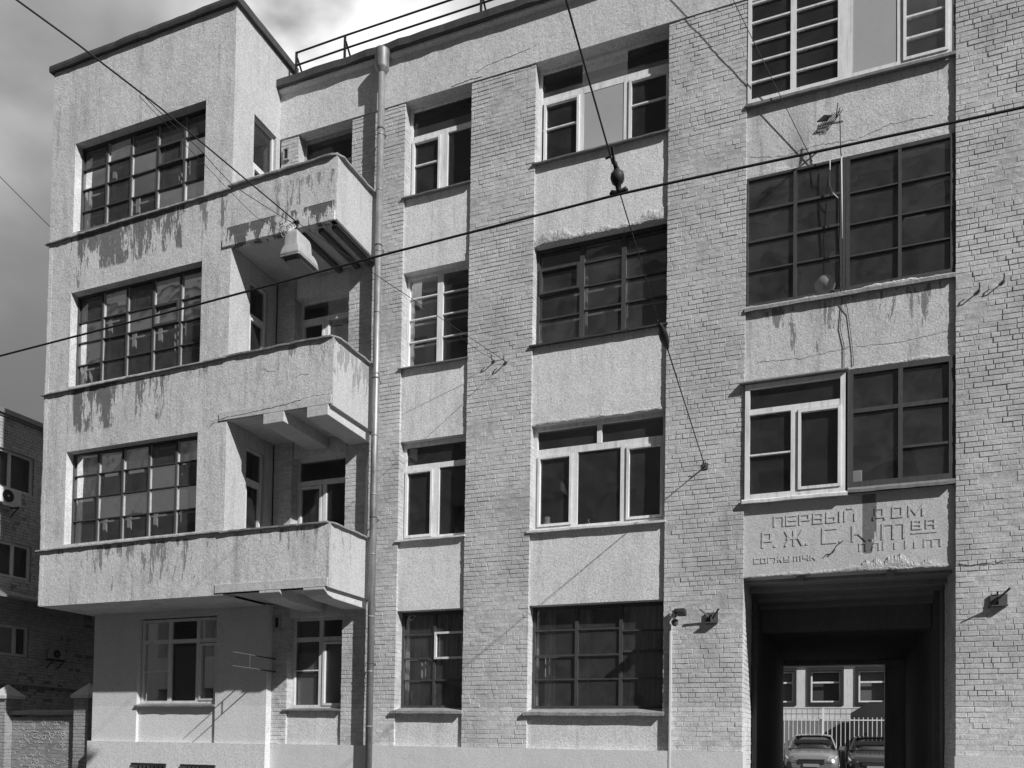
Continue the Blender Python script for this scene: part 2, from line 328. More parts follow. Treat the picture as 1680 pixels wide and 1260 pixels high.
# ------------------------------------------------------------------ brick laying
from mathutils import noise as mnoise
def bricks(mb,axis,c,sgn,u0,u1,z0,z1,rel=.011,rnd=.0016,course=.081,endx=(0,0)):
    """bricks on the plane axis=c, facing sgn along that axis; u runs along the wall"""
    L1,L2,gap=.25,.12,.009
    z=z0; k=0
    while z<z1-.02:
        zt=min(z+course-gap,z1)
        x=u0 - ((0,.13,.065,.195)[k%4] if random.random()<.8 else random.uniform(0,.2))
        hd=(k%6==5)
        first=True
        while x<u1-.015:
            l=(L2 if (hd or random.random()<.12) else L1)
            a=max(x,u0); bb=min(x+l,u1)
            if u1-bb<.05: bb=u1
            if bb-a>.025:
                nz_=mnoise.noise(Vector((a*1.1,c,z*.9)))+.6*mnoise.noise(Vector((a*4,c+5,z*4))); d=rel*max(.12,min(1.0,.50+1.0*nz_))+random.uniform(-rnd,rnd); j=lambda:random.uniform(-.0025,.0025)
                ea=random.uniform(0,.006) if a<=u0+1e-6 else 0; eb=random.uniform(0,.006) if bb>=u1-1e-6 else 0
                A=a-ea*endx[0]; B=bb-gap*(bb<u1)+eb*endx[1]
                n=len(mb.v); bv=.0045; ft=c+sgn*d; bk=c-sgn*.02
                za,zb=z+j(),zt+j(); A+=j()*.5; B+=j()*.5
                t1,t2=random.uniform(-.0022,.0022),random.uniform(-.0022,.0022)
                def Pt(uu,cc,zz): return (uu,cc,zz) if axis=='y' else (cc,uu,zz)
                mb.v+=[Pt(A,bk,za),Pt(B,bk,za),Pt(B,bk,zb),Pt(A,bk,zb),
                       Pt(A,ft-sgn*bv,za),Pt(B,ft-sgn*bv,za),Pt(B,ft-sgn*bv,zb),Pt(A,ft-sgn*bv,zb),
                       Pt(A+bv,ft+t1,za+bv),Pt(B-bv,ft+t2,za+bv),Pt(B-bv,ft+t2-sgn*.001,zb-bv),Pt(A+bv,ft+t1,zb-bv)]
                for q in ((8,9,10,11),(4,5,9,8),(5,6,10,9),(6,7,11,10),(7,4,8,11),(0,1,5,4),(1,2,6,5),(2,3,7,6),(3,0,4,7)):
                    mb.f.append(tuple(n+i for i in q)); mb.sm.append(False)
            x=bb if bb<u1 else u1
        z+=course; k+=1
# ------------------------------------------------------------------ main building
B=empty('apartment_building',(0,0,0),'long pale four storey block of brick piers and stucco with balconies at its left end','apartment block')
XL,XR=-10.89,6.0
PIL=[(-10.86,-10.43),(-9.14,-7.94),(-6.52,-5.235),(-2.79,-1.49),(1.60,6.0)]
core=MB(); bk=MB()
for (a,b_) in PIL:
    core.box(a+.004,b_-.004,.012,.46,1.50,14.08)
    bricks(bk,'y',.012,-1,a,b_,1.54,14.07,rel=.0115 if a>1 else .0095,rnd=.0028 if a>1 else .002,endx=(1,1))
    # returns (the jambs of the recesses)
    for c,s in ((b_-.004,1),(a+.004,-1)):
        if (s==1 and b_>5) or (s==-1 and a<-10.8): continue
        bricks(bk,'x',c,s,.02,.44,1.54,14.06,rel=.004,rnd=.002)
core.build('brick_pier',M['mortar'],B); bk.build('brick_facing',M['brick'],B)
# plinth
pl=MB(); pl.wall('y',-.045,.45,-10.78,-1.47,-.2,1.535,[]); pl.wall('y',-.045,.45,1.58,6.0,-.2,1.535,[])
pl.build('plinth',M['plinth'],B,bevel=.012)
# stucco infill between piers  (x0,x1,z0,z1)
st=MB()
for a,b_,zs in ((-7.95,-6.51,((1.5,2.17),(4.125,5.46),(7.405,8.83),(10.72,12.19))),
             (-5.245,-2.78,((1.5,2.15),(4.105,5.45),(7.39,8.86),(10.70,12.21)))):
    for z0,z1 in zs: st=MB(); st.box(a,b_,.06,.5,z0,z1); st.build('stucco_panel',M['stucco'],B)
for z0,z1 in ((1.5,2.2),(4.10,4.9),(7.37,8.2),(10.66,11.5)): st=MB(); st.box(-10.44,-9.13,.06,.5,z0,z1); st.build('stucco_panel',M['stucco'],B)
for z0,z1 in ((7.62,8.87),(11.05,12.26)): st=MB(); st.box(-1.50,1.605,.06,.42,z0,z1); st.build('stucco_panel',M['bay_stucco'],B)
st=MB(); st.box(-1.50,1.605,.06,.42,4.41,5.63); sgn=st.build('inscription_panel',M['sign_stucco'],B)
fz=MB(); fz.box(-10.89,6.0,-.012,.46,14.075,15.02); fz.build('frieze',M['frieze'],B)
# cornice: cove + dark sheet edge, slightly wavy
def strip(mb,x0,x1,n,prof,wav=.006,seed=1):
    rnd=random.Random(seed); rings=[]
    for i in range(n+1):
        x=x0+(x1-x0)*i/n; dz=rnd.uniform(-wav,wav); dy=rnd.uniform(-wav,wav)
        rings.append([(x,p[0]+dy,p[1]+dz) for p in prof])
    mb.loft(rings,smooth=False)
c=MB(); strip(c,-10.91,6.0,60,[(0,15.0),(-.05,15.01),(-.09,15.04),(-.10,15.07),(.2,15.08),(.2,15.0)],.003,3); c.build('cornice_moulding',M['frieze'],B)
c=MB(); strip(c,-10.93,6.0,70,[(-.15,15.075),(-.165,15.09),(-.16,15.24),(-.05,15.27),(.9,15.33),(.9,15.09)],.012,4); c.build('roof_edge',M['zincdark'],B)
# shell behind: floors, partitions, roof, rear
sh=MB()
for z0,z1 in ((1.2,1.35),): sh.box(-15.4,-1.8,.5,10.9,z0,z1); sh.box(1.9,5.9,.5,10.9,z0,z1)
for z0,z1 in ((4.47,4.72),(7.78,8.0),(11.1,11.32),(14.85,14.99)): sh.box(-15.4,5.9,.5,10.9,z0,z1)
for x in (-10.7,-8.4,-6.0,-2.3,2.3): sh.box(x-.06,x+.06,.5,5,4.73,14.84); 
for x in (-10.7,-8.4,-6.0,-2.3,2.3): sh.box(x-.06,x+.06,.5,5,1.36,4.46)
sh.box(-15.4,-1.8,5.0,5.1,1.36,14.84); sh.box(-1.79,5.9,5.0,5.1,4.73,14.84)
sh.box(-15.3,-10.98,-1.0,.49,4.45,4.6); sh.box(-15.3,-10.98,-1.0,.49,7.78,8.0); sh.box(-15.3,-10.98,-1.0,.49,11.1,11.32); sh.box(-15.3,-10.98,-1.0,.3,14.8,14.95)
sh.build('floor_slabs',M['interior'],B)
ro=MB(); ro.box(-15.5,6.0,.92,11.3,15.0,15.2); ro.build('roof',M['zincdark'],B)
rw=MB(); rw.wall('y',11.0,11.3,-15.5,6.0,-.2,15.0,[(-1.54,1.13,-.3,3.93)]); rw.wall('x',5.8,6.0,.47,10.98,-.2,14.99,[]); rw.wall('x',-15.5,-15.3,.48,10.98,-.2,14.99,[])
rw.build('rear_wall',M['stucco'],B)
# passage
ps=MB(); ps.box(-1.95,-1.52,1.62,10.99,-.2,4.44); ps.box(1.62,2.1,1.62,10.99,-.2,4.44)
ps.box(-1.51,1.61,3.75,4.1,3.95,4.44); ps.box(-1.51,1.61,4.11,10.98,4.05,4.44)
ps.build('passage_wall',M['darkened'],B)
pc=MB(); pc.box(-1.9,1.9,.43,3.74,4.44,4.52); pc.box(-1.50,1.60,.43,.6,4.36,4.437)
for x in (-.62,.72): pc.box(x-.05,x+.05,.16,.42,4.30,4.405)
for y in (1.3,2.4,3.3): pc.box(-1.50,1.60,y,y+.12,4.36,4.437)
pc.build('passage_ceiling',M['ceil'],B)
pj=MB(); pj.box(-1.95,-1.512,.47,1.61,-.2,4.44); pj.box(-1.95,-1.512,.01,.46,-.2,1.49); pj.build('passage_jamb',M['mortar'],B); pj=MB(); pj.box(1.622,2.1,.47,1.61,-.2,4.44); pj.box(1.622,2.1,.01,.46,-.2,1.49); pj.build('passage_jamb',M['mortar'],B)
pb=MB(); bricks(pb,'x',-1.512,1,.47,1.6,.1,4.3,rel=.01); pb.build('jamb_brickwork',M['brick'],B); pb=MB(); bricks(pb,'x',1.622,-1,.47,1.6,.1,4.3,rel=.012); bricks(pb,'x',1.622,-1,.0,.46,.1,1.5,rel=.012)
pb.build('jamb_brickwork',M['brick'],B)
for x in (-1.46,1.50):
    q=MB(); q.box(x-.03,x+.05,1.66,1.78,.4,4.3); q.build('gate_post',M['rust'],B)

# ------------------------------------------------------------------ annex (projecting left end)
AY=-1.4
an=MB()
NW=[(-15.03,-11.575,12.19,14.09),(-15.03,-11.575,8.91,10.9),(-15.03,-11.575,5.60,7.54)]
an.wall('y',AY,AY+.34,-15.7,-10.888,4.34,15.80,NW)
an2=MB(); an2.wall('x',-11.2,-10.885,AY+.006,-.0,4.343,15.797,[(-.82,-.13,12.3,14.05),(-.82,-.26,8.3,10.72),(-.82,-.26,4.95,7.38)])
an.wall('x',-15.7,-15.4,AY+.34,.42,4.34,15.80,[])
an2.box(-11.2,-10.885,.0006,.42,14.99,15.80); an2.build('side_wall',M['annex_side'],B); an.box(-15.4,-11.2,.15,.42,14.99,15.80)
an.box(-15.4,-11.2,AY+.34,.15,15.1,15.3)
an.box(-15.4,-10.885,AY+.34,-.14,4.34,4.44)
an.build('projecting_wall',M['annex'],B,bevel=.008)
# crumbling plaster along the left outer corner
ce=MB(); rn=random.Random(77); rings=[]
z=4.36
while z<12.05:
    o=.012+.010*math.sin(z*3.1)+rn.uniform(-.008,.010)
    if 11.2<z<11.75 or 10.6<z<10.75 or 7.2<z<7.35: o=-.002
    rings.append([(-15.7-o,AY-.0035,z),(-15.69,AY-.009,z),(-15.60,AY-.0035,z),(-15.60,AY+.03,z),(-15.7-o,AY+.06,z)]); z+=rn.uniform(.03,.07)
ce.loft(rings,smooth=False); ce.build('corner_plaster',M['annex'],B)
gr=MB(); gr.wall('y',-.15,.3,-15.5,-10.80,1.5,4.36,[(-14.22,-12.09,1.4,4.2)]); gr.build('ground_floor_wall',M['ground_stucco'],B,bevel=.006)
gp=MB(); gp.wall('y',-.21,.3,-15.56,-10.76,-.2,1.53,[(-14.2,-13.3,.45,1.04),(-12.85,-12.0,.45,1.02)]); 
gp.box(-14.23,-12.08,-.085,.1,1.5,2.30)
gp.build('annex_plinth',M['ground_stucco'],B,bevel=.012)
for x0,x1 in ((-14.2,-13.3),(-12.85,-12.0)):
    q=MB(); q.box(x0-.02,x1+.02,-.26,-.215,1.03,1.075)
    for i in range(8): xx=x0+.06+i*(x1-x0-.12)/7; q.box(xx-.008,xx+.008,-.14,-.12,.46,1.02)
    q.box(x0,x1,-.135,-.125,.75,.765); q.build('basement_grille',M['black'],B)
# roof flashing of the tower
fl=MB(); strip(fl,-15.78,-10.82,24,[(-1.47,15.79),(-1.48,15.85),(-1.47,15.92),(-1.2,15.95),(-1.04,15.95),(-1.04,15.80)],.006,5)
rings=[]
for i in range(11):
    y=-1.47+i*1.93/10; dz=random.uniform(-.005,.005)
    rings.append([(p[0],y,p[1]+dz) for p in [(-10.81,15.79),(-10.80,15.92),(-11.1,15.96),(-11.2,15.80)]])
fl.loft(rings,smooth=False); fl.box(-15.75,-15.4,-1.03,.45,15.80,15.93); fl.build('roof_flashing',M['zincdark'],B)
# ledges across annex running on as balcony coping
def ledge(z0,z1,seed,zb0,zb1):
    m=MB(); rnd=random.Random(seed); rings=[]; n=44
    for i in range(n+1):
        t=i/n; x=-15.78+(15.78-10.9)*t; z=z0+(z1-z0)*t+rnd.uniform(-.006,.006); o=rnd.uniform(-.008,.008)
        rings.append([(x,AY-.055+o,z-.008),(x,AY-.06+o,z-.035),(x,AY+.02,z-.03),(x,AY+.12,z+.02),(x,AY+.0,z+.012)])
    m.loft(rings,smooth=False); m.build('ledge',M['conc_dk'],B)
ledge(12.09,12.17,1,0,0); ledge(8.84,8.90,2,0,0); ledge(5.53,5.57,3,0,0)

# ------------------------------------------------------------------ balconies
def balcony(top,crease,fz0,zl,kind):
    par=MB(); X0,X1=-10.885,-8.53
    bot=crease
    par.wall('y',AY,AY+.13,X0,X1-.131,bot,top,[]); par.box(X1-.131,X1-.0,AY,AY+.0035,bot-.16,top); pas=MB(); pas.wall('x',X1-.13,X1+.004,AY+.004,.0,bot-.18,top-.002,[])
    par.box(X0,X1-.131,AY+.0,AY+.13,bot-.16,bot-.0006)
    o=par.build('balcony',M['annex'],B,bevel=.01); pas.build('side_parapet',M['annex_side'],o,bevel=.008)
    if kind!='steel': tag(o,None)
    # coping, slightly rounded corner
    cp=MB(); rnd=random.Random(int(top*10)); path=[]
    for i in range(16): path.append((-10.95+i*(2.25)/15,AY+.05))
    for a in range(1,6):
        w=R(90-a*15); path.append((X1-.17+.12*math.cos(w)+.02,AY+.17-.12*math.sin(w)))
    for i in range(9): path.append((X1-.04,AY+.2+i*1.18/8))
    rings=[]
    for i,(px,py) in enumerate(path):
        j=min(i+1,len(path)-1); k=max(i-1,0); t=Vector((path[j][0]-path[k][0],path[j][1]-path[k][1],0)).normalized(); nrm=Vector((t.y,-t.x,0))
        dz=rnd.uniform(-.009,.009)+zl*(1-i/len(path)); w=rnd.uniform(-.01,.008)
        q=Vector((px,py,top+dz))
        rings.append([tuple(q+nrm*(.11+w)+Vector((0,0,-.012))),tuple(q+nrm*(.115+w)+Vector((0,0,.015))),tuple(q-nrm*.02+Vector((0,0,.05))),tuple(q-nrm*.12+Vector((0,0,.03))),tuple(q-nrm*.12+Vector((0,0,-.012)))])
    cp.loft(rings,smooth=False); cp.build('coping',M['conc_dk'],o)
    # slab and fascia
    sl_=MB(); sl_.box(X0+.01,X1-.14,AY+.14,.02,crease-.16,crease-.02); sl_.build('slab',M['concrete'],o)
    fa=MB()
    if kind=='steel':
        fa.box(-11.08,X1-.015,AY-.03,AY+.12,fz0,crease-.003)
        fa.build('fascia',M['annex'],o,bevel=.012)
        st_=MB()
        for x in (-9.35,-8.95,-8.66): st_.box(x-.05,x+.05,AY+.14,.0,crease-.24,crease-.165); 
        st_.box(X1-.012,X1+.012,AY+.0,.0,fz0-.03,fz0+.02)
        st_.build('steel_joist',M['rust'],o)
    else:
        fa.box(-11.06,X1+.0-.012,AY-.022,AY-.0006,fz0,crease-.004); fa.box(-10.88,X1-.012,AY-.0,AY+.12,fz0,crease-.17)
        fa.build('fascia',M['concrete'],o,bevel=.006)
        for (x0,x1) in ((-10.03,-9.56),(-9.06,-8.60)):
            bm_=MB()
            if kind=='curved':
                pr_=[(AY-.018,fz0+.0),(AY-.018,fz0-.05),(AY+.1,fz0-.13),(AY+.3,fz0-.17),(.02,fz0-.19),(.02,fz0+.1),(AY+.13,fz0+.1),(AY+.13,fz0)]
            else: pr_=[(AY-.018,fz0+.03),(AY-.018,fz0-.20),(.02,fz0-.22),(.02,fz0+.1),(AY+.13,fz0+.1),(AY+.13,fz0+.03)]
            bm_.prism([(y,z) for y,z in pr_],'x',x0,x1); bm_.build('beam',M['concrete'],o,bevel=.012)
    return o
balcony(5.53,4.545,4.375,.0,'curved'); balcony(8.92,7.84,7.68,-.03,'square'); balcony(12.29,11.22,11.04,-.1,'steel')

# ------------------------------------------------------------------ windows
def window(y,x0,x1,z0,z1,mat,vs=(),hs=(),sash=(),bw=.05,dep=.07,glass='glass',inner=None,blinds=(),curt=None,sill=None,axis='y',strips=None):
    """frame + bars; vs:(xc,w,za,zb) hs:(zc,t,xa,xb) sash:(xa,xb,za,zb)"""
    def bx(m,a,b_,ya,yb,za,zb):
        if axis=='y': m.box(a,b_,ya,yb,za,zb)
        else: m.box(y-(yb-y),y-(ya-y),a,b_,za,zb)
    m=MB()
    bx(m,x0,x0+bw,y,y+dep,z0,z1); bx(m,x1-bw,x1,y,y+dep,z0,z1); bx(m,x0+bw,x1-bw,y,y+dep,z1-bw,z1); bx(m,x0+bw,x1-bw,y,y+dep,z0,z0+bw)
    for (xc,w,za,zb) in vs: bx(m,xc-w/2,xc+w/2,y+.003,y+dep,max(za,z0+bw),min(zb,z1-bw))
    for (zc,t,xa,xb) in hs: bx(m,max(xa,x0+bw),min(xb,x1-bw),y+.006,y+dep-.004,zc-t/2,zc+t/2)
    w_=m.build('window',mat,B)
    if strips:
        q=MB()
        for (xc,w,za,zb) in vs: q.box(xc+w/2+.001,xc+w/2+.017,y+.02,y+dep,z0+bw,z1-bw)
        q.build('lit_side_strip',M[strips],w_)  # pale strips paint in the sunlit side of each mullion
    if sash:
        sb=.045
        for (a,b_,c_,d_) in sash:
            s_=MB()
            bx(s_,a,a+sb,y-.02,y+.05,c_,d_); bx(s_,b_-sb,b_,y-.02,y+.05,c_,d_); bx(s_,a+sb,b_-sb,y-.02,y+.05,c_,c_+sb); bx(s_,a+sb,b_-sb,y-.02,y+.05,d_-sb,d_)
            s_.build('sash',mat,w_)
    g_=MB()
    gy=y+dep*.6
    xs=[x0+.01,*sorted({v[0] for v in vs if v[0]<x1-.1}),x1-.01]; zs=[z0+.01,*sorted({h[0] for h in hs if glass=='glass_old' and z0+.1<h[0]<z1-.1}),z1-.01]
    zs=[z for k,z in enumerate(zs) if k==0 or z-zs[k-1]>.12 or k==len(zs)-1]
    for i in range(len(xs)-1):
        for j in range(len(zs)-1):
            am=.006 if glass=='glass_old' else .0012
            t=[random.uniform(-am,am) for _ in range(3)]; w3=t[1]+t[2]-t[0]
            if axis=='y': g_.quad((xs[i],gy+t[0],zs[j]),(xs[i+1],gy+t[1],zs[j]),(xs[i+1],gy+w3,zs[j+1]),(xs[i],gy+t[2],zs[j+1]))
            else: g_.quad((y-dep*.6,xs[i],zs[j]),(y-dep*.6,xs[i+1],zs[j]),(y-dep*.6,xs[i+1],zs[j+1]),(y-dep*.6,xs[i],zs[j+1]))
    g_.build('pane',M[glass],w_)
    if inner is not None:
        q=MB(); yi=y+.20; iw=.05
        bx(q,x0,x0+iw,yi,yi+.04,z0,z1); bx(q,x1-iw,x1,yi,yi+.04,z0,z1); bx(q,x0+iw,x1-iw,yi,yi+.04,z1-iw,z1); bx(q,x0+iw,x1-iw,yi,yi+.04,z0,z0+iw)
        for (xc,w,za,zb) in vs: bx(q,xc-.045,xc+.045,yi+.003,yi+.04,z0+iw,z1-iw)
        for (zc,t,xa,xb) in hs: bx(q,max(xa,x0+iw),min(xb,x1-iw),yi+.006,yi+.034,zc-.018,zc+.018)
        q.build('inner_frame',M[inner],w_)
    for (a,b_,c_,d_,mm) in blinds:
        q=MB(); o_=.012 if mm=='film' else .10; bx(q,a,b_,y+o_,y+o_+.006,c_,d_); q.build('grey_pane_panel' if mm=='film' else 'blind',M[mm],w_)
    if curt:
        q=MB(); yc=y+.33
        for (a,b_) in curt[1:]:
            n=max(4,int((b_-a)*30)); pts=[]
            for i in range(n+1):
                xx=a+(b_-a)*i/n; pts.append((xx,yc+.03*math.sin(i*1.9)+random.uniform(-.01,.01)))
            for i in range(n): q.quad((pts[i][0],pts[i][1],z0),(pts[i+1][0],pts[i+1][1],z0),(pts[i+1][0],pts[i+1][1],z1),(pts[i][0],pts[i][1],z1),smooth=True)
        q.build('curtain',M[curt[0]],w_)
    if sill:
        # (y_front, thick, mat, x0, x1, drop)
        yf,t,sm_,sa,sb2,dr=sill; q=MB(); n=max(6,int((sb2-sa)*6)); rings=[]; rn=random.Random(int(z0*100+x0*10))
        for i in range(n+1):
            xx=sa+(sb2-sa)*i/n; dz=rn.uniform(-.004,.004)*(1+t*10); dy=rn.uniform(-.004,.004)
            rings.append([(xx,yf+dy,z0-dr-t+dz),(xx,yf+dy-.004,z0-dr+dz),(xx,y+.01,z0+.004),(xx,y+.01,z0-t-.01),(xx,.052,z0-t-.012)])
        q.loft(rings,smooth=False); q.build('sill',M[sm_],w_)
    return w_
yw=.22
# annex big windows
for (a,b_,z0,z1),zz in zip(NW,((12.72,13.19,13.62),(9.42,9.9,10.34),(6.12,6.60,7.07))):
    vs=[(x,.042,z0,z1) for x in (-14.33,-13.66,-12.96,-12.26)]
    hs=[(z,.02,a,b_) for z in zz]
    w_=window(AY+.17,a,b_,z0,z1,M['dark'],vs,hs,sash=[(-12.93,-12.29,zz[1],zz[2])] if z0>8 else (),glass='glass_old',inner='oldwhite',bw=.035,strips='mid',curt=('curtain',(-12.9,-12.2)) if z0>8 else None)
# irregular boards / curtains in the lowest annex window
q=MB()
for (a,b_,c_,d_) in ((-14.95,-14.42,5.65,7.0),(-14.25,-13.7,6.65,7.45),(-13.6,-13.0,7.0,7.4),(-12.9,-12.35,6.62,7.02),(-12.2,-11.65,7.05,7.45)):
    q.box(a,b_,AY+.28,AY+.285,c_,d_)
q.build('paper_screen',M['blind'],B)
# column A
WS=(-.035,.02,'zinc',-7.985,-6.50,.03); GS=(-.06,.05,'conc_dk',-7.99,-6.50,.07)
A0,A1=-7.94,-6.515
window(yw,A0,A1,12.20,14.08,M['white'],[(-7.19,.15,12.2,13.5)],[(13.47,.09,A0,A1),(12.93,.022,A0,-7.26)],sash=[(-7.88,-7.27,12.25,13.42)],bw=.055,sill=WS,blinds=((-7.9,-6.55,13.5,13.75,'blind'),))
window(yw,A0,A1,8.85,10.72,M['white'],[(-7.22,.12,8.8,10.8)],[(z,.022,A0,A1) for z in (9.42,9.86,10.28)],bw=.055,inner='oldwhite',sill=WS)
window(yw-.04,A0,A1,5.50,7.40,M['white'],[(-7.22,.13,5.5,6.95)],[(6.92,.10,A0,A1)],sash=[(-7.88,-7.29,5.56,6.86)],bw=.075,sill=(-.03,.03,'white',-7.98,-6.51,.02))
window(yw+.04,A0,A1,2.27,4.125,M['dark'],[(-7.24,.05,2.2,4.2)],[(z,.03,A0,A1) for z in (2.80,3.22,3.68)],bw=.05,glass='glass_old',inner='mid',curt=('curtain',(A0+.05,-7.3),(-7.2,A1-.05)),sill=GS)
q=MB(); q.wall('y',yw+.0,yw+.05,-7.22,A1-.05,3.20,3.72,[(-7.18,A1-.09,3.24,3.68)]); q.build('vent_sash',M['oldwhite'],B)
# column B
WS=(-.035,.02,'zinc',-5.28,-2.765,.03)
B0,B1=-5.24,-2.785
window(yw,B0,B1,12.22,14.08,M['white'],[(-4.42,.085,12.2,13.5),(-3.585,.10,12.2,13.5)],[(13.50,.12,B0,B1),(12.955,.022,B0,-4.46),(12.97,.022,-3.53,B1)],sash=[(-5.14,-4.46,12.27,13.44),(-3.54,-2.83,12.27,13.44)],bw=.06,sill=WS,blinds=((-4.377,-3.637,12.28,13.438,'film'),(-5.2,-2.83,13.56,13.72,'blindlite')))
window(yw,B0,B1,8.86,10.70,M['dark'],[(-4.37,.085,8.8,10.8),(-3.60,.08,8.8,10.8)],[(9.40,.025,B0,-4.4),(9.86,.045,B0,-4.4),(10.31,.045,B0,-4.4)]+[(z,.022,-4.33,B1) for z in (9.44,9.87,10.30)],sash=[(-5.18,-4.42,9.86,10.33)],bw=.06,glass='glass_old',inner='mid',sill=(-.03,.03,'zincdark',-5.28,-2.765,.03))
window(yw-.04,B0,B1,5.46,7.39,M['white'],[(-4.0,.085,6.96,7.5),(-4.445,.10,5.4,6.9),(-3.56,.10,5.4,6.9)],[(6.91,.12,B0,B1)],sash=[(-5.15,-4.5,5.55,6.84),(-3.5,-2.86,5.55,6.84)],bw=.08,sill=(-.03,.035,'white',-5.28,-2.765,.02))
window(yw+.04,B0,B1,2.25,4.105,M['dark'],[(-4.40,.06,2.2,4.2),(-3.59,.06,2.2,4.2)],[(2.78,.028,B0,B1),(3.21,.035,B0,-3.62),(3.67,.028,B0,-3.62),(3.26,.04,-3.56,B1),(3.62,.025,-3.56,B1)],bw=.055,glass='glass_old',inner='mid',curt=('curtain',(-5.1,-4.9),(-4.33,-4.22),(-3.5,-2.85)),sill=(-.06,.055,'conc_dk',-5.29,-2.76,.075))
# door column L
L0,L1=-10.435,-9.135
window(yw,L0,L1,11.5,14.06,M['mid'],[(-9.79,.07,11.5,13.2)],[(13.45,.06,L0,L1)],glass='glass_dim',bw=.05)
window(yw,L0,L1,8.2,10.66,M['oldwhite'],[(-9.80,.09,8.2,10.2)],[(10.25,.09,L0,L1)],sash=[(-10.37,-9.85,8.3,10.2)],glass='glass_dim',bw=.06)
window(yw,L0,L1,4.9,7.37,M['oldwhite'],[(-9.77,.09,4.9,6.85)],[(6.87,.10,L0,L1)],sash=[(-10.37,-9.83,5.0,6.8)],glass='glass_dim',bw=.06)
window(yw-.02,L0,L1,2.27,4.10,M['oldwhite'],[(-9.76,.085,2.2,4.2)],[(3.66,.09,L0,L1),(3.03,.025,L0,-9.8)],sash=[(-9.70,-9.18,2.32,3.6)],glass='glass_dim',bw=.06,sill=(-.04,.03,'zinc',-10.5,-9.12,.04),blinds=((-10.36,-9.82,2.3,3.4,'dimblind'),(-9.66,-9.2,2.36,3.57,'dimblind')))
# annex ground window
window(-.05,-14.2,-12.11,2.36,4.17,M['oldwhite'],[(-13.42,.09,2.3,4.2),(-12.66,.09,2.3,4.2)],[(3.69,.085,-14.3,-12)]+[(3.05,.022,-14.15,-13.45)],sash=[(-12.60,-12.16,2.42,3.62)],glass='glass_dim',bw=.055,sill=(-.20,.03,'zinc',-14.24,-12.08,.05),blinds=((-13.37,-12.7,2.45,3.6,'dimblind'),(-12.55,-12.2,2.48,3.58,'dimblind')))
# annex side windows (facing +X)
for z0,z1,zt,ye in ((12.3,14.05,13.1,-.13),(8.3,10.72,10.05,-.26),(4.95,7.38,6.75,-.26)):
    window(-10.95,-.82,ye,z0,z1,M['oldwhite'],(),[(zt,.09,-.82,ye)],sash=[(-.77,ye-.05,z0+.04,zt-.05)],glass='glass_dim',bw=.045,axis='x',dep=.06)
# bay D
window(.0,-1.475,1.545,12.29,14.08,M['white'],[(-.755,.09,12.2,14.1),(.03,.22,12.2,14.1),(.83,.09,12.2,14.1)],[(z,.028,-1.5,-.05) for z in (12.64,12.98,13.315,13.65,13.98)]+[(z,.028,.85,1.6) for z in (12.69,13.03,13.36,13.7)],sash=[(.87,1.5,12.33,14.04)],bw=.06,sill=(-.035,.04,'zinc',-1.50,1.60,.03),blinds=((.141,.784,12.352,14.018,'film'),))
q=MB(); q.box(1.546,1.60,.02,.3,12.29,14.07); q.build('window_casing',M['rust'],B)
window(.03,-1.49,.045,8.88,11.04,M['dark'],[(-.715,.055,8.9,11.1),(-.01,.05,8.9,11.1)],[(9.47,.022,-1.5,0),(9.97,.04,-1.5,0),(10.48,.04,-1.5,0)],bw=.04,glass='glass_old')
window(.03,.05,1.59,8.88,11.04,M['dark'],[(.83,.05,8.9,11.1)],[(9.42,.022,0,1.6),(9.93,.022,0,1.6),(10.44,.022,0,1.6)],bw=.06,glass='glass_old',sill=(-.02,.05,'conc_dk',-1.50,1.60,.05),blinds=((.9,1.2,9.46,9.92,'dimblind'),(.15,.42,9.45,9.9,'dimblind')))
wl=window(-.03,-1.475,.055,5.66,7.55,M['white'],[(-.71,.10,5.6,7.05)],[(7.09,.09,-1.5,.1),(6.38,.025,-1.5,-.76)],sash=[(-.65,-.01,5.74,7.03)],bw=.075,dep=.10,sill=(-.065,.045,'white',-1.52,.09,.03))
q=MB(); q.prism([(-.11,7.56),(-.105,7.585),(.055,7.65),(.055,7.56)],'x',-1.54,.09); q.build('hood',M['zinc'],wl)
window(.03,.085,1.595,5.72,7.60,M['dark'],[(.845,.065,5.7,7.6)],[(6.93,.065,0,1.6),(6.28,.04,.85,1.6)],bw=.085,glass='glass_old',sill=(-.055,.045,'zinc',.09,1.60,.06))

# downpipe
pp=MB(); px=-8.36; py=-.20
pp.tube([(px,py,z) for z in (.3,14.62)],.068,14)
for z in (1.9,2.95,4.0,5.2,6.35,7.5,8.7,9.9,11.1,12.3,13.4): pp.tube([(px,py,z-.02),(px,py,z),(px,py,z+.012)],[.070,.073,.070],14)
dp=pp.build('downpipe',M['pipe'],B)
hp=MB(); hp.tube([(px,py,z) for z in (14.62,14.68,14.72,15.04,15.06)],[.07,.115,.138,.142,.15],16,False); hp.bar((px+.02,py+.12,14.98),(px+.2,0.05,15.1),.05); hp.build('hopper',M['pipe'],dp)
for z in (3.1,5.9,8.6,11.2,13.5):
    q=MB(); q.tube([(px,py,z),(px,py,z+.02)],.076,14); q.bar((px,py+.07,z+.012),(px,.05,z+.012),.015); q.build('clamp',M['rust'],dp)
q=MB(); q.tube([(-8.62,-.05,4.8),(-8.62,-.05,6.9),(-8.60,-.03,7.15)],.02,8); q.build('conduit',M['ac'],B)
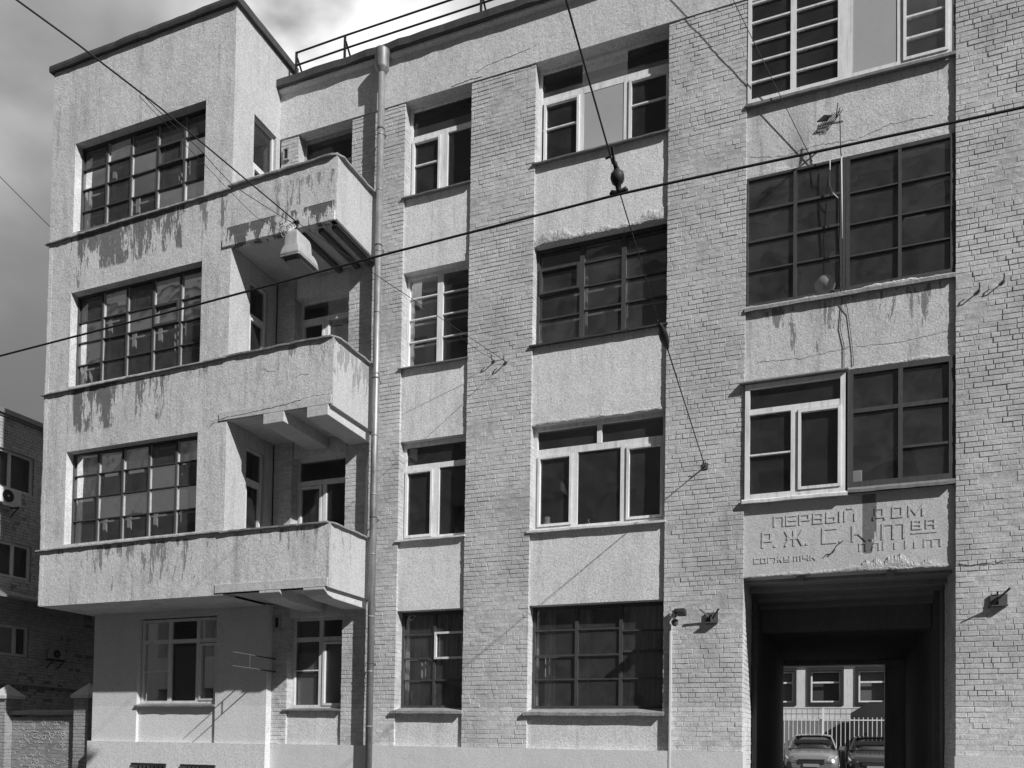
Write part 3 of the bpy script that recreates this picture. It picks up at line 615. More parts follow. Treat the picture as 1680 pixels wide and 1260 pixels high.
# roof railing
rl=MB()
for z in (15.66,15.93): rl.tube([(-10.6,.1,z),(-9.42,.1,z+.01),(-6.4,.1,z-.01),(-3.4,.1,z),(-.4,.1,z),(6,.1,z)],.018,8)
for x in (-10.6,-9.42,-6.4,-3.4,-.4,2.6,5.6): rl.bar((x,.1,15.2),(x,.1,15.94),.04); rl.bar((x+.02,.1,15.82),(x+.05,.55,15.25),.03)
rl.build('roof_railing',M['black'],B)
# small wall vents
for x,z in ((-10.72,13.73),(-10.68,4.0)):
    q=MB(); q.wall('y',-.03,.01,x-.07,x+.07,z-.13,z+.13,[(x-.045,x+.045,z-.10,z+.10)]); 
    v_=q.build('wall_vent',M['mid'],B); q=MB(); q.box(x-.046,x+.046,-.012,-.004,z-.1,z+.1); q.build('vent_opening',M['black'],v_)

# broken plaster lips (geometry)
def rough_strip(x0,x1,z0,z1,y,seed,amp=.03,name='broken_plaster',mat='rough',nx=90,nz=8):
    rn=random.Random(seed); m=MB(); pts=[]; ph=[rn.uniform(0,6) for _ in range(6)]
    for i in range(nx+1):
        t=i/nx; x=x0+(x1-x0)*t
        e=.5+.28*math.sin(t*7+ph[0])+.18*math.sin(t*17+ph[1])+.12*math.sin(t*41+ph[2])+rn.uniform(-.12,.12)
        zt=z0+(z1-z0)*max(.12,min(1,e)); zb=z0-.012*abs(math.sin(t*23+ph[3]))-rn.uniform(0,.012)
        env=min(1,t*12,(1-t)*12)
        row=[]
        for j in range(nz+1):
            s_=j/nz; bul=math.sin(s_*math.pi)**.6*amp*env
            row.append((x,y-bul*(.5+.5*e)-rn.uniform(0,amp*.16)*(0<j<nz)+(.02 if j in(0,nz) else 0),zb+(zt-zb)*s_+rn.uniform(-.004,.004)))
        pts.append(row)
    for i in range(nx):
        for j in range(nz): m.quad(pts[i][j],pts[i+1][j],pts[i+1][j+1],pts[i][j+1])
    return m.build(name,M[mat],B)
rough_strip(-5.23,-2.79,10.69,10.95,.058,1,.028)
rough_strip(-5.23,-2.79,7.385,7.46,.058,2,.018)
rough_strip(-1.49,1.60,4.40,4.50,.058,5,.02)
rough_strip(.2,1.35,4.42,4.66,.056,6,.022)
rough_strip(-1.49,1.60,11.03,11.16,.058,8,.012,mat='bay_stucco')
rough_strip(-1.49,1.60,8.84,8.9,.02,9,.03,mat='bay_stucco')
rough_strip(.1,1.6,7.61,7.68,.056,10,.015,mat='bay_stucco')

# inscription: raised strokes
def glyph(m,segs,x,z,w,h,t=.026,y=.06,d=.009,sl=-.0):
    for k,(a,b_,c_,d_) in enumerate(segs):
        p=Vector((x+a*w,0,z+b_*h)); q=Vector((x+c_*w,0,z+d_*h)); dr=(q-p).normalized(); n=Vector((-dr.z,0,dr.x))*t/2
        p-=dr*t/2; q+=dr*t/2; dd=d+.0006*k
        pl_=[(p+n),(q+n),(q-n),(p-n)]
        m.prism([(v.x,v.z) for v in pl_],'y',y-dd,y+.004)
G={'P':[(0,0,0,1),(0,1,1,1),(1,1,1,0)],'E':[(0,0,0,1),(0,1,1,1),(0,.5,1,.5),(0,0,1,0)],'R':[(0,0,0,1),(0,1,1,1),(1,1,1,.42),(1,.42,0,.42)],
 'V':[(0,0,0,1),(0,1,1,1),(1,1,1,0),(0,0,1,0),(0,.5,1,.5)],'b':[(0,0,0,1),(0,.52,.62,.52),(.62,.52,.62,0),(0,0,.62,0),(1,0,1,1)],
 'Y':[(0,0,0,1),(0,0,1,1),(1,1,1,0),(.3,1.28,.7,1.28)],'I':[(0,0,0,1),(0,0,1,1),(1,1,1,0)],'D':[(.15,.12,.15,1),(.15,1,.85,1),(.85,1,.85,.12),(0,.12,1,.12),(0,.12,0,-.1),(1,.12,1,-.1)],
 'O':[(0,0,0,1),(0,1,1,1),(1,1,1,0),(0,0,1,0)],'M':[(0,0,0,1),(0,1,.5,.15),(.5,.15,1,1),(1,1,1,0)],
 'Z':[(.5,0,.5,1),(.1,.5,.9,.5),(0,1,.22,.5),(.22,.5,0,0),(1,1,.78,.5),(.78,.5,1,0)],'S':[(0,0,0,1),(0,1,1,1),(0,0,1,0)],
 'K':[(0,0,0,1),(0,.5,.45,.5),(.45,.5,1,1),(.45,.5,1,0)],'T':[(0,0,0,1),(0,1,1,1),(.5,1,.5,0),(1,1,1,0)],'A':[(0,0,0,1),(0,1,1,1),(1,1,1,0),(0,.45,1,.45)],
 'G':[(0,0,0,1),(0,1,1,1)],'U':[(0,1,0,.45),(0,.45,1,.45),(1,1,1,0),(0,0,1,0)],'C':[(0,1,0,.45),(0,.45,1,.45),(1,1,1,0)],'.':[(0,0,.01,0)],'L':[(0,0,.25,1),(.25,1,1,1),(1,1,1,0)]}
m=MB()
for ch,xa,xb in (('P',-1.01,-.87),('E',-.82,-.68),('R',-.62,-.48),('V',-.41,-.28),('b',-.21,-.02),('Y',.055,.20),('D',.47,.63),('O',.74,.87),('M',.97,1.16)):
    glyph(m,G[ch],xa,5.205,xb-xa,.15)
m.build('inscription',M['sign_stucco'],B); m=MB()
for ch,xa,xb in (('R',-1.19,-1.06),('.',-1.0,-.99),('Z',-.83,-.58),('.',-.51,-.50),('S',-.27,-.08),('.',-.01,0),('K',.17,.36),('.',.43,.44),('T',.60,.90)):
    glyph(m,G[ch],xa,4.88,xb-xa,.22,.034)
m.build('inscription',M['sign_stucco'],B); m=MB()
for ch,xa,xb in (('V',1.02,1.13),('A',1.21,1.32)): glyph(m,G[ch],xa,5.0,xb-xa,.12,.024)
glyph(m,[(0,0,1,0)],1.01,4.935,.33,.1,.02)
m.build('inscription',M['sign_stucco'],B); m=MB()
for ch,xa,xb in (('P',.27,.36),('L',.45,.55),('I',.61,.77),('I',.92,1.05),('T',1.18,1.40)): glyph(m,G[ch],xa,4.715,xb-xa,.11,.022,d=.007)
m.build('inscription',M['sign_stucco'],B); m=MB()
for ch,xa,xb in (('S',-1.32,-1.25),('O',-1.21,-1.14),('G',-1.10,-1.03),('Z',-1.0,-.89),('U',-.85,-.77),('T',-.70,-.60),('C',-.56,-.49),('K',-.45,-.38)): glyph(m,G[ch],xa,4.62,xb-xa,.075,.018,d=.007)
m.build('inscription',M['sign_stucco'],B)
q=MB(); q.tube([(-.13,.04,4.72),(-.07,-.02,4.80),(0.03,-.10,4.86)],.008,6); q.tube([(-.14,.03,4.70),(-.09,.03,4.75)],.012,5); q.build('rusty_rod',M['rust'],B)

# ------------------------------------------------------------------ other buildings
# dark brick building on the left, its wall faces +X at x=-20
LB=empty('brick_building',(-20,6,0),'dark brick building across the side yard at the left edge of the photo','building')
NX=-20.0
lb=MB(); lw=[(.55,1.80,7.97,8.98),(.2,1.80,5.70,6.62),(.5,1.80,3.68,4.48)]
lb.wall('x',NX-.4,NX,-1.5,16,0,9.85,lw); lb.wall('y',-1.5,-1.2,-30,NX-.41,0,9.85,[]); lb.box(-30,NX-.41,-1.19,16,9.3,9.5); lb.build('wall',M['darkmortar'],LB)
q=MB(); zz=.2
def brick_holes(mb,c,s,u0,u1,z0,z1,holes):
    us=sorted({u0,u1,*[h[0] for h in holes],*[h[1] for h in holes]}); zs=sorted({z0,z1,*[h[2] for h in holes],*[h[3] for h in holes]})
    for j in range(len(zs)-1):
        a=u0
        for i in range(len(us)-1):
            cu=(us[i]+us[i+1])/2; cz=(zs[j]+zs[j+1])/2
            if any(h[0]<cu<h[1] and h[2]<cz<h[3] for h in holes):
                if us[i]>a: bricks(mb,'x',c,s,a,us[i],zs[j],zs[j+1],rel=.01)
                a=us[i+1]
        if a<u1: bricks(mb,'x',c,s,a,u1,zs[j],zs[j+1],rel=.01)
brick_holes(q,NX,1,-1.5,7.5,1.0,9.8,lw); q.build('brick_facing',M['darkbrick'],LB)
q=MB(); q.box(NX-.6,NX+.10,-1.6,16,9.86,9.98); q.box(NX-.6,NX+.04,-1.55,16,9.8,9.859); q.build('roof_edge',M['zinc'],LB)
B_save=B; B=LB
for (a,b_,c_,d_),mx in zip(lw,(1.14,1.30,1.43)):
    window(NX-.06,a,b_,c_,d_,M['oldwhite'],[(mx,.08,c_,d_)],(),bw=.07,axis='x',blinds=((a+.4,b_-.08,c_,d_-.25,'blind'),) if c_>8 else ())
B=B_save
q=MB(); q.box(-24,NX-.5,-1,8,0,9.2); q.build('interior_wall',M['interior'],LB)
q=MB(); q.quad((NX+.02,-1.4,5.36),(NX+.02,7.0,5.36),(NX+1.1,7.0,5.05),(NX+1.1,-1.4,5.05)); q.quad((NX+.02,-1.4,5.34),(NX+.02,7.0,5.34),(NX+1.1,7.0,5.03),(NX+1.1,-1.4,5.03)); q.quad((NX+1.1,-1.4,5.05),(NX+1.1,7.0,5.05),(NX+1.1,7.0,4.99),(NX+1.1,-1.4,4.99))
for y in [-1+i*.62 for i in range(13)]: q.bar((NX+.02,y,5.37),(NX+1.1,y,5.06),.02,.03)
q.build('awning',M['zinc'],LB)
q=MB(); q.tube([(NX+.06,-1.4,2.95),(NX+.06,7,2.9)],.03,6); q.tube([(NX+.06,1.2,2.93),(NX+.07,1.0,2.7),(NX+.06,.9,2.3)],.015,6); q.build('wall_pipe',M['zinc'],LB)
def ac(loc,label,k=1.0,mm='ac'):
    t=empty('air_conditioner',loc,label,'air conditioner','air conditioner units on the dark brick wall')
    x,y,z=loc
    q=MB(); q.box(x+.1,x+.1+.28*k,y-.38*k,y+.38*k,z,z+.50*k); bd=q.build('casing',M[mm],t,bevel=.02)
    xf=x+.1+.28*k
    q=MB(); q.tube([(xf+.001,y-.1*k,z+.25*k),(xf+.012,y-.1*k,z+.25*k)],.20*k,20); q.build('fan_grille',M['black'],t)
    q=MB(); q.tube([(xf+.012,y-.1*k,z+.25*k),(xf+.02,y-.1*k,z+.25*k)],.035*k,12); q.build('fan_hub',M[mm],t)
    for sy in (-.3*k,.3*k):
        q=MB(); q.bar((x,y+sy,z-.02),(xf,y+sy,z-.02),.03); q.bar((x,y+sy,z-.25),(x+.3,y+sy,z-.03),.02); q.build('bracket',M['black'],t)
ac((-20,.92,7.50),'white air conditioner unit under the upper window of the dark brick wall',.78)
ac((-20,2.50,3.70),'small air conditioner unit low on the shaded brick wall beside the pale building',.55,'mid')

# brick fence with pillars at the street
FB=empty('brick_fence',(-17.5,.3,0),'brick boundary wall with coping and chalk scrawls between two capped pillars','wall')
q=MB(); q.box(-25,-16.40,.32,.55,0,2.06); q.build('wall_core',M['darkmortar'],FB)
q=MB(); bricks(q,'y',.32,-1,-18.58,-16.38,.15,2.05,rel=.009); q.build('wall_face',M['fencebrick'],FB)
q=MB(); strip(q,-18.6,-16.38,14,[(.22,2.12),(.22,2.20),(.42,2.24),(.62,2.20),(.62,2.12)],.004,8); q.build('coping',M['conc_dk'],FB)
for x0,x1 in ((-19.02,-18.6),(-16.38,-15.95)):
    q=MB(); q.box(x0+.012,x1-.012,.132,.56,0,2.5); p_=q.build('pillar',M['darkmortar'],FB)
    q=MB(); bricks(q,'y',.132,-1,x0,x1,.15,2.5,rel=.011,endx=(1,1)); bricks(q,'x',x1-.012,1,.13,.56,.15,2.5,rel=.01); q.build('pillar_brickwork',M['fencebrick'],p_)
    q=MB(); xm=(x0+x1)/2; a,b_,c_,d_=x0-.05,x1+.05,.07,.62
    q.box(a,b_,c_,d_,2.5,2.57); top=(xm,.345,2.86)
    for e in (((a,c_,2.571),(b_,c_,2.571)),((b_,c_,2.571),(b_,d_,2.571)),((b_,d_,2.571),(a,d_,2.571)),((a,d_,2.571),(a,c_,2.571))): q.quad(e[0],e[1],top)
    q.build('cap',M['concrete'],p_)
# chalk scrawls: hearts and loops, thin strokes lying on the bricks
q=MB(); rn=random.Random(12)
def stroke(pts):
    q.tube([(x,.3065,z) for x,z in pts],.0035,4)
for k in range(120):
    cx=rn.uniform(-18.45,-16.5); cz=rn.uniform(.8,2.0); s=rn.uniform(.03,.085)
    ty=rn.random()
    if ty<.15: # heart
        pts=[(cx+s*1.0*math.sin(a)**3,cz+s*.9*(math.cos(a)-.38*math.cos(2*a)-.15*math.cos(3*a))) for a in [i*2*math.pi/14 for i in range(15)]]
    elif ty<.7:
        a0=rn.uniform(0,6); pts=[(cx+s*math.cos(a0+i*.5)*(1+.1*i),cz+s*.7*math.sin(a0+i*.5)) for i in range(rn.randint(4,9))]
    else:
        pts=[(cx,cz)]
        for i in range(rn.randint(3,6)): pts.append((pts[-1][0]+rn.uniform(.01,.06),cz+rn.uniform(-s,s)*.7))
    stroke(pts)
q.build('chalk_scrawls',M['chalk'],FB)

# courtyard building seen through the passage
CB=empty('courtyard_building',(0,22,0),'pale low building with dark framed windows seen through the passage','building')
cw=[]; 
for k in range(-4,6): cw.append((-1.25+k*1.80,.12+k*1.80,3.30,4.83))
q=MB(); q.wall('y',22,22.4,-12,16,2.75,5.0,cw); q.box(-12,16,22.41,30,2.0,2.2); q.build('wall',M['stucco'],CB)
q=MB(); q.box(-12,16,21.9,22.4,.4,2.74); q.build('plinth',M['darkened'],CB)
q=MB(); q.box(-12,16,21.82,22.5,5.0,5.14); q.build('cornice',M['concrete'],CB)
q=MB(); q.box(-12,16,22.2,30,5.15,6.5); q.build('upper_wall',M['stucco'],CB)
for (a,b_,c_,d_) in cw:
    q=MB(); q.wall('y',21.95,22.2,a,b_,c_,d_,[(a+.11,b_-.11,c_+.12,d_-.13)]); w_=q.build('window',M['black'],CB)
    q=MB(); q.wall('y',22.1,22.16,a+.12,b_-.12,c_+.13,d_-.14,[(a+.18,b_-.18,c_+.19,c_+.9),(a+.18,b_-.18,c_+.97,d_-.2)]); q.build('frame',M['white'],w_)
    q=MB(); q.box(a+.1,b_-.1,22.3,22.31,c_,d_); q.build('pane',m_plain('dim_window',random.choice((.05,.12,.22)),.2,var=.3) ,w_)
# courtyard fence
CF=empty('courtyard_fence',(0,19,.6),'white railing of thin vertical bars with a post in the courtyard','fence')
q=MB(); 
for i in range(64):
    x=-5+i*.152; q.box(x-.012,x+.012,19,19.024,.75,2.72)
q.build('bars',M['white'],CF); q=MB(); q.box(-5.1,5,18.99,19.04,2.60,2.64); q.box(-5.1,5,18.99,19.04,.85,.90); q.build('rail',M['white'],CF)
for x in (-3.3,-.60,2.1,4.8):
    q=MB(); q.box(x-.035,x+.035,18.94,19.0-.012,.6,3.05); q.build('post',M['white'],CF)
q=MB(); 
for z in (2.9,3.1): q.tube([(-5,20.5,z),(5,20.5,z)],.012,5)
for i in range(30): q.tube([(-5+i*.2,20.5,2.6),(-5+i*.2,20.5,3.1)],.008,5)
tag(q.build('terrace_railing',M['black']),'thin black railing standing behind the white courtyard bars','railing')
tag(MB().prism([(.35,2.9),(1.0,3.32),(3.2,3.32),(3.2,.6),(.35,.6)],'y',19.6,21.4).build('garden_shed',M['cardark']),'dark sloping shed behind the white bars at the right of the courtyard','shed')

# cars (front towards the passage)
def car(x,y,z,label,paint):
    t=empty('parked_car',(x,y,z),label,'car','cars parked in the courtyard')
    def ring(yy,zb,zt,wb,wm,wt,cr=.0):
        pts=[(wb,zb),(wm,zb+.18),(wm,zb+.45*(zt-zb)+.05),(wt+ (wm-wt)*.35,zt-.04),(wt*.8,zt+cr*.6),(wt*.4,zt+cr)]
        L_=[(x+a,y+yy,z+b_) for a,b_ in pts]; R_=[(x-a,y+yy,z+b_) for a,b_ in pts[::-1]]
        return L_+R_
    q=MB()
    rings=[ring(-.02,.30,.55,.60,.66,.58),ring(.03,.22,.66,.70,.78,.66,.01),ring(.18,.18,.74,.80,.86,.72,.02),ring(.45,.18,.82,.84,.89,.76,.03),ring(.9,.18,.90,.85,.90,.78,.04),ring(1.25,.2,.95,.85,.90,.80,.04),
           ring(1.9,.2,.96,.85,.90,.84),ring(3.2,.2,.98,.85,.90,.84),ring(3.9,.2,1.0,.84,.89,.78),ring(4.3,.25,.9,.75,.82,.70)]
    q.loft(rings); q.build('body',paint,t)
    q=MB()
    def cr(yy,zt,w,wb=.80):
        return [(x-wb,y+yy,z+.93),(x-w,y+yy,z+zt),(x-w*.5,y+yy,z+zt+.03),(x+w*.5,y+yy,z+zt+.03),(x+w,y+yy,z+zt),(x+wb,y+yy,z+.93)]
    q.loft([cr(1.05,.95,.76),cr(1.75,1.40,.60),cr(2.0,1.44,.60),cr(3.1,1.44,.58),cr(4.0,1.0,.70)],close=False,caps=False); q.build('windows',M['carglass'],t)
    q=MB(); q.loft([[(x-.63,y+yy,z+zt-.03),(x-.6,y+yy,z+zt),(x-.3,y+yy,z+zt+.035),(x+.3,y+yy,z+zt+.035),(x+.6,y+yy,z+zt),(x+.63,y+yy,z+zt-.03)] for yy,zt in ((1.72,1.40),(2.0,1.46),(3.1,1.46),(3.3,1.42))],close=False,caps=False)
    for s in (-1,1): q.bar((x+s*.79,y+1.02,z+.95),(x+s*.615,y+1.74,z+1.41),.05); q.bar((x+s*.7,y+4.0,z+1.0),(x+s*.6,y+3.2,z+1.43),.07)
    q.build('roof',paint,t)
    q=MB(); q.box(x-.62,x+.62,y+1.35,y+1.4,z+.9,z+1.28); q.build('dashboard',M['black'],t)
    for s in (-1,1):
        q=MB(); q.loft([[(x+s*(.52),y-.0,z+.56),(x+s*.80,y+.14,z+.62),(x+s*.84,y+.30,z+.72),(x+s*.58,y+.09,z+.68)],[(x+s*(.52),y-.035,z+.56),(x+s*.81,y+.09,z+.62),(x+s*.86,y+.27,z+.725),(x+s*.58,y+.05,z+.69)]],smooth=False); q.build('headlight',M['headlight'],t)
        q=MB(); q.loft([[(x+s*.88,y+1.15,z+.93),(x+s*1.06,y+1.12,z+.92),(x+s*1.08,y+1.14,z+1.05),(x+s*.90,y+1.16,z+1.06)],[(x+s*.9,y+1.28,z+.95),(x+s*1.04,y+1.28,z+.94),(x+s*1.05,y+1.28,z+1.03),(x+s*.92,y+1.28,z+1.04)]],smooth=False); q.build('mirror',paint,t)
        for yy in (.78,3.5):
            q=MB(); q.tube([(x+s*.70,y+yy,z+.32),(x+s*.905,y+yy,z+.32)],.32,20); wh=q.build('wheel',M['rubber'],t); q=MB(); q.tube([(x+s*.90,y+yy,z+.32),(x+s*.915,y+yy,z+.32)],.2,16); q.build('rim',M['chrome'],wh)
    q=MB(); q.box(x-.42,x+.42,y-.05,y+.05,z+.44,z+.58); gl=q.build('grille',M['black'],t); q=MB(); q.box(x-.45,x+.45,y-.06,y-.051,z+.575,z+.60); q.build('grille_trim',M['chrome'],gl)
    q=MB(); q.box(x-.26,x+.26,y-.07,y-.055,z+.34,z+.44); q.build('number_plate',M['plate'],t)
    return t
car(-.93,16.4,.60,'silver hatchback parked nose out at the left of the passage opening',M['carpaint'])
car(1.10,16.8,.56,'dark car with a chrome grille bar parked at the right of the passage opening',M['cardark'])

# building across the street (behind the camera; seen only in the glass)
OB=empty('street_building',(-10,-18,0),'dark tall block across the street reflected in the window glass','building')
ob=MB(); oh=[(-38+i*3.2,-36.4+i*3.2,1.6+k*3.9,4.0+k*3.9) for i in range(14) for k in range(5)]
ob.wall('y',-18.6,-18,-40,7,0,22,oh); ob.box(-40,7,-30,-18.61,0,21.5); ob.build('wall',m_stucco('street_building_stucco',.45,drips=.3),OB)
q=MB(); q.box(-40.3,7.3,-18.7,-17.4,22,22.6); q.box(-40.2,7.2,-18.6,-17.7,21.4,21.99); q.build('cornice',M['concrete'],OB)

# ------------------------------------------------------------------ wires, lamp, fittings
def cable(name,pts,rad,label,cat='cable',mat='wire',sag=0,n=10,group=None):
    out_=[]
    for i in range(len(pts)-1):
        a,b_=Vector(pts[i]),Vector(pts[i+1])
        for j in range(n): 
            t=j/n; p=a.lerp(b_,t); p.z-=sag*4*t*(1-t); out_.append(p)
    out_.append(Vector(pts[-1]))
    q=MB(); q.tube(out_,rad,6); o=q.build(name,M[mat]); tag(o,label,cat,group); return o
TW=empty('contact_wire',(-4.5,-6.5,6.7),'thick black overhead cable crossing the whole facade from left to right','cable')
q=MB(); q.tube([(-40,-6.5,6.1),(-14,-6.5,6.47),(-10.18,-6.5,6.558),(-6.98,-6.5,6.648),(-4.585,-6.5,6.733),(-1.96,-6.5,6.80),(-1.49,-6.5,6.795),(.86,-6.5,6.753),(1.34,-6.5,6.746),(12,-6.5,6.6)],.0115,8); q.build('conductor',M['wire'],TW)
SW=empty('span_wire',(-2.1,0,6.3),'span wire with insulators running from the brick pier out over the street','cable')
q=MB(); q.tube([(-2.116,-.12,6.29),(-1.93,-4.35,6.36)],.008,6); q.tube([(-1.927,-4.7,6.41),(-1.96,-6.5,6.86)],.006,6); q.tube([(-1.96,-6.72,6.95),(-1.84,-8.53,6.95),(-1.5,-12,7.0),(-1.0,-17.9,7.2)],.008,6); q.build('strand',M['wire'],SW)
def lathe_between(m,p,q_,prof,seg=14):
    p=Vector(p); q_=Vector(q_); m.tube([p.lerp(q_,t) for t,_ in prof],[r_ for _,r_ in prof],seg)
q=MB(); lathe_between(q,(-1.93,-4.22,6.345),(-1.927,-4.72,6.42),[(0,.01),(.08,.026),(.16,.03),(.22,.04),(.45,.054),(.65,.052),(.78,.034),(.9,.03),(1,.012)]); q.tube([(-1.95,-4.68,6.41),(-1.97,-4.72,6.43),(-1.95,-4.76,6.44),(-1.93,-4.72,6.41)],.006,6); q.build('insulator',M['black'],SW)
q=MB(); lathe_between(q,(-1.955,-6.5,6.82),(-1.965,-6.56,7.02),[(0,.02),(.1,.024),(.28,.03),(.36,.05),(.5,.062),(.62,.066),(.78,.058),(.9,.03),(1,.025)],16)
q.tube([(-2.04,-6.5,6.815),(-2.02,-6.5,6.83),(-1.98,-6.5,6.82),(-1.93,-6.5,6.825),(-1.89,-6.5,6.835),(-1.875,-6.5,6.82)],[.014,.024,.02,.02,.025,.014],10)
lathe_between(q,(-1.965,-6.56,7.0),(-1.98,-6.66,7.10),[(0,.02),(.4,.022),(.5,.012),(1,.014)]); q.bar((-2.0,-6.64,7.08),(-2.05,-6.64,7.07),.014); q.bar((-1.975,-6.62,7.04),(-1.975,-6.7,7.13),.02)
q.build('suspension_clamp',M['black'],SW)
# lamp on its cross-street cable
LZ=8.15
lx0,lx1=None,None
import numpy as _np
def bz(px_,py_,Z):
    d=r2*((px_-840)/fpx)+u2*(-(py_-pyx)/fpx)+f; t=(Z-H)/d.z; return (d.x*t,-D+d.y*t)
ST=empty('street_lamp',(-6.55,-5.0,8.2),'boxy pale street lamp hanging from cables in front of the top balcony','street lamp')
cx,cy=-6.545,-5.14; LB_=7.80
def rrect(w,l,z,cr=.25,k=4,ox=0,oy=0):
    pts=[]
    for sx,sy,a0 in ((1,1,0),(-1,1,90),(-1,-1,180),(1,-1,270)):
        rr=min(w,l)*cr
        for i in range(k+1):
            a=R(a0+90*i/k); pts.append((cx+ox+sx*(w-rr)+rr*math.cos(a),cy+oy+sy*(l-rr)+rr*math.sin(a),z))
    return pts
def ordr(p): return p
q=MB()
def ring2(w,l,z,cr,oy=0):
    # consistent counter-clockwise order
    pts=[]
    for a0,sx,sy in ((0,1,1),(90,-1,1),(180,-1,-1),(270,1,-1)):
        rr=min(w,l)*cr
        for i in range(5):
            a=R(a0+90*i/4); pts.append((cx+sx*(w-rr)+rr*math.cos(a),cy+oy+sy*(l-rr)+rr*math.sin(a),z))
    return pts
q.loft([ring2(.150,.220,LB_+.0,.10),ring2(.146,.214,LB_+.05,.12),ring2(.136,.198,LB_+.10,.14,-.005),ring2(.122,.18,LB_+.135,.15,-.015),ring2(.104,.160,LB_+.15,.15,-.03),ring2(.100,.152,LB_+.27,.15,-.035),ring2(.094,.140,LB_+.31,.2,-.04),ring2(.065,.115,LB_+.345,.3,-.05)]); q.build('housing',M['lampshell'],ST)
q=MB(); q.loft([ring2(.155,.225,LB_-.012,.2),ring2(.155,.225,LB_-.0005,.2)],smooth=False); q.build('rim',M['mid'],ST)
q=MB(); q.loft([ring2(.11,.17,LB_-.05,.4),ring2(.135,.205,LB_-.0125,.3)],smooth=False); q.build('lens',M['lampglass'],ST)
q=MB()
for k in range(3):
    pts=[]
    for i in range(22):
        a=i*2*math.pi/20+k; pts.append((cx-.05-.03*k+.06*math.cos(a)*(1+.15*k),cy-.12-.02*k+.03*math.sin(a*2),LB_+.40+.07*math.sin(a)-.02*k))
    q.tube(pts,.005,5)
q.build('cable_loop',M['oldwhite'],ST)
q=MB(); q.bar((cx,cy-.08,LB_+.36),(cx,cy-.08,LB_+.50),.03); q.bar((cx-.04,cy-.08,LB_+.49),(cx+.04,cy-.08,LB_+.49),.03); q.build('hanger',M['black'],ST)
tp=(cx,cy-.08,LB_+.50)
cable('lamp_cable',[(-5.74,-.05,8.61),tp],.005,'thin cable from the hook on the second brick pier to the hanging lamp',sag=.0)
cable('lamp_cable',[tp,(-6.50,-7.56,8.08),(-6.59,-8.48,8.04),(-6.68,-9.05,8.02),(-7.0,-12,8.3),(-7.4,-17.9,9.0)],.0085,'thick twisted cable rising from the lamp to the top left corner of the photo',n=4)
cable('lamp_cable',[(cx-.02,cy-.12,LB_+.46),(-6.56,-6.4,8.03),(-6.50,-7.0,8.03),(-6.52,-7.75,8.06)],.004,'thin slack cable drooping just beneath the thick cable left of the lamp',sag=.006)
cable('lamp_cable',[(cx-.08,cy-.2,LB_+.30),(-6.66,-5.9,8.0),(-6.60,-6.7,8.0),(-6.55,-7.8,8.05)],.003,'thinnest loose wire bowing lowest of the wires left of the lamp',sag=.006)

# cross-yard wires near the right bay
d=Vector((-2.151,0,14.094))-Vector((-.454,0,11.065))
def rayp(px_,py_,Y):
    v=r2*((px_-840)/fpx)+u2*(-(py_-pyx)/fpx)+f; t=(D+Y)/v.y; return Vector((v.x*t,Y,H+v.z*t))
cable('sky_wire',[rayp(-60,240,2),rayp(0,290,2),rayp(82,372,2),rayp(120,408,2)],.010,'thin wire crossing the sky at the left edge and ending behind the building')
pa=rayp(1333,265,.03)
best=None
for k_ in range(5,120):
    q_=rayp(1203,0,-.05*k_); d_=.05*k_; sx_=q_.x-d_*sd.x/-sd.y; sz_=q_.z-d_*sd.z/-sd.y
    lx_=-.889+(sz_-11.38)*(-1.262/2.71); e_=abs(sx_-lx_)
    if best is None or e_<best[0]: best=(e_,q_)
pb_=best[1]
cable('drop_wire',[pa,pb_,pb_+(pb_-pa)*2.2],.006,'thin wire rising from the right bay lintel past its left edge out of the photo',n=3)
# wall hooks on piers
def hook(x,z,label,sx=-1):
    t=empty('wall_hook',(x,0,z),label,'hook','iron hooks in the brick piers')
    q=MB(); q.tube([(x,.01,z),(x,-.10,z),(x,-.13,z+.03),(x,-.12,z+.07),(x,-.09,z+.06)],.010,6); q.tube([(x,.0,z),(x,-.008,z)],.03,10); q.build('hook',M['rust'],t)
    return t
hook(-5.74,8.60,'iron hook on the second pier where the lamp cable ends, right of its pair')
hook(-5.98,8.66,'iron hook with a wire loop, left one of two on the second pier')
hook(1.90,8.50,'left one of the two iron hooks high on the right brick pier')
hook(2.22,8.58,'right one of the two iron hooks high on the right brick pier')
cable('tie_wire',[(-5.98,-.10,8.68),(-6.15,-.25,8.75),(-6.5,-.7,9.0)],.004,'short wire tied to the left hook of the second brick pier',n=2)
q=MB(); 
t=empty('wall_anchor',(-2.10,0,6.28),'iron eye anchor at the end of the span wire on the third brick pier','anchor')
q=MB(); q.tube([(-2.116,.01,6.29),(-2.116,-.13,6.29)],.014,8); q.tube([(-2.116,-.10,6.29),(-2.09,-.12,6.32),(-2.116,-.14,6.35),(-2.14,-.12,6.32),(-2.116,-.10,6.29)],.009,6); q.build('eye_bolt',M['rust'],t)
q=MB(); q.box(-2.16,-2.07,-.012,.005,6.24,6.34); q.build('wall_plate',M['rust'],t)
def bracket(x,z,label,rods,w=.2):
    t=empty('wall_bracket',(x,0,z),label,'bracket','rusty steel brackets on the brick piers')
    q=MB(); q.box(x-w/2,x+w/2,-.03,.004,z-.10,z+.08); q.box(x-w/2,x+w/2,-.10,-.031,z-.10,z-.085); q.box(x-.012,x+.012,-.09,-.031,z-.085,z+.05); q.build('plate',M['rust'],t)
    for rr in rods:
        q=MB(); q.bar(*rr,.022); q.build('rod',M['rust'],t)
x,z=-1.985,3.75
bracket(x,z,'rusty bracket with two V shaped rods on the third pier beside the passage',[((x-.02,-.04,z-.02),(x-.17,-.16,z+.12)),((x+.02,-.04,z-.02),(x+.13,-.16,z+.12))])
x,z=2.16,3.84
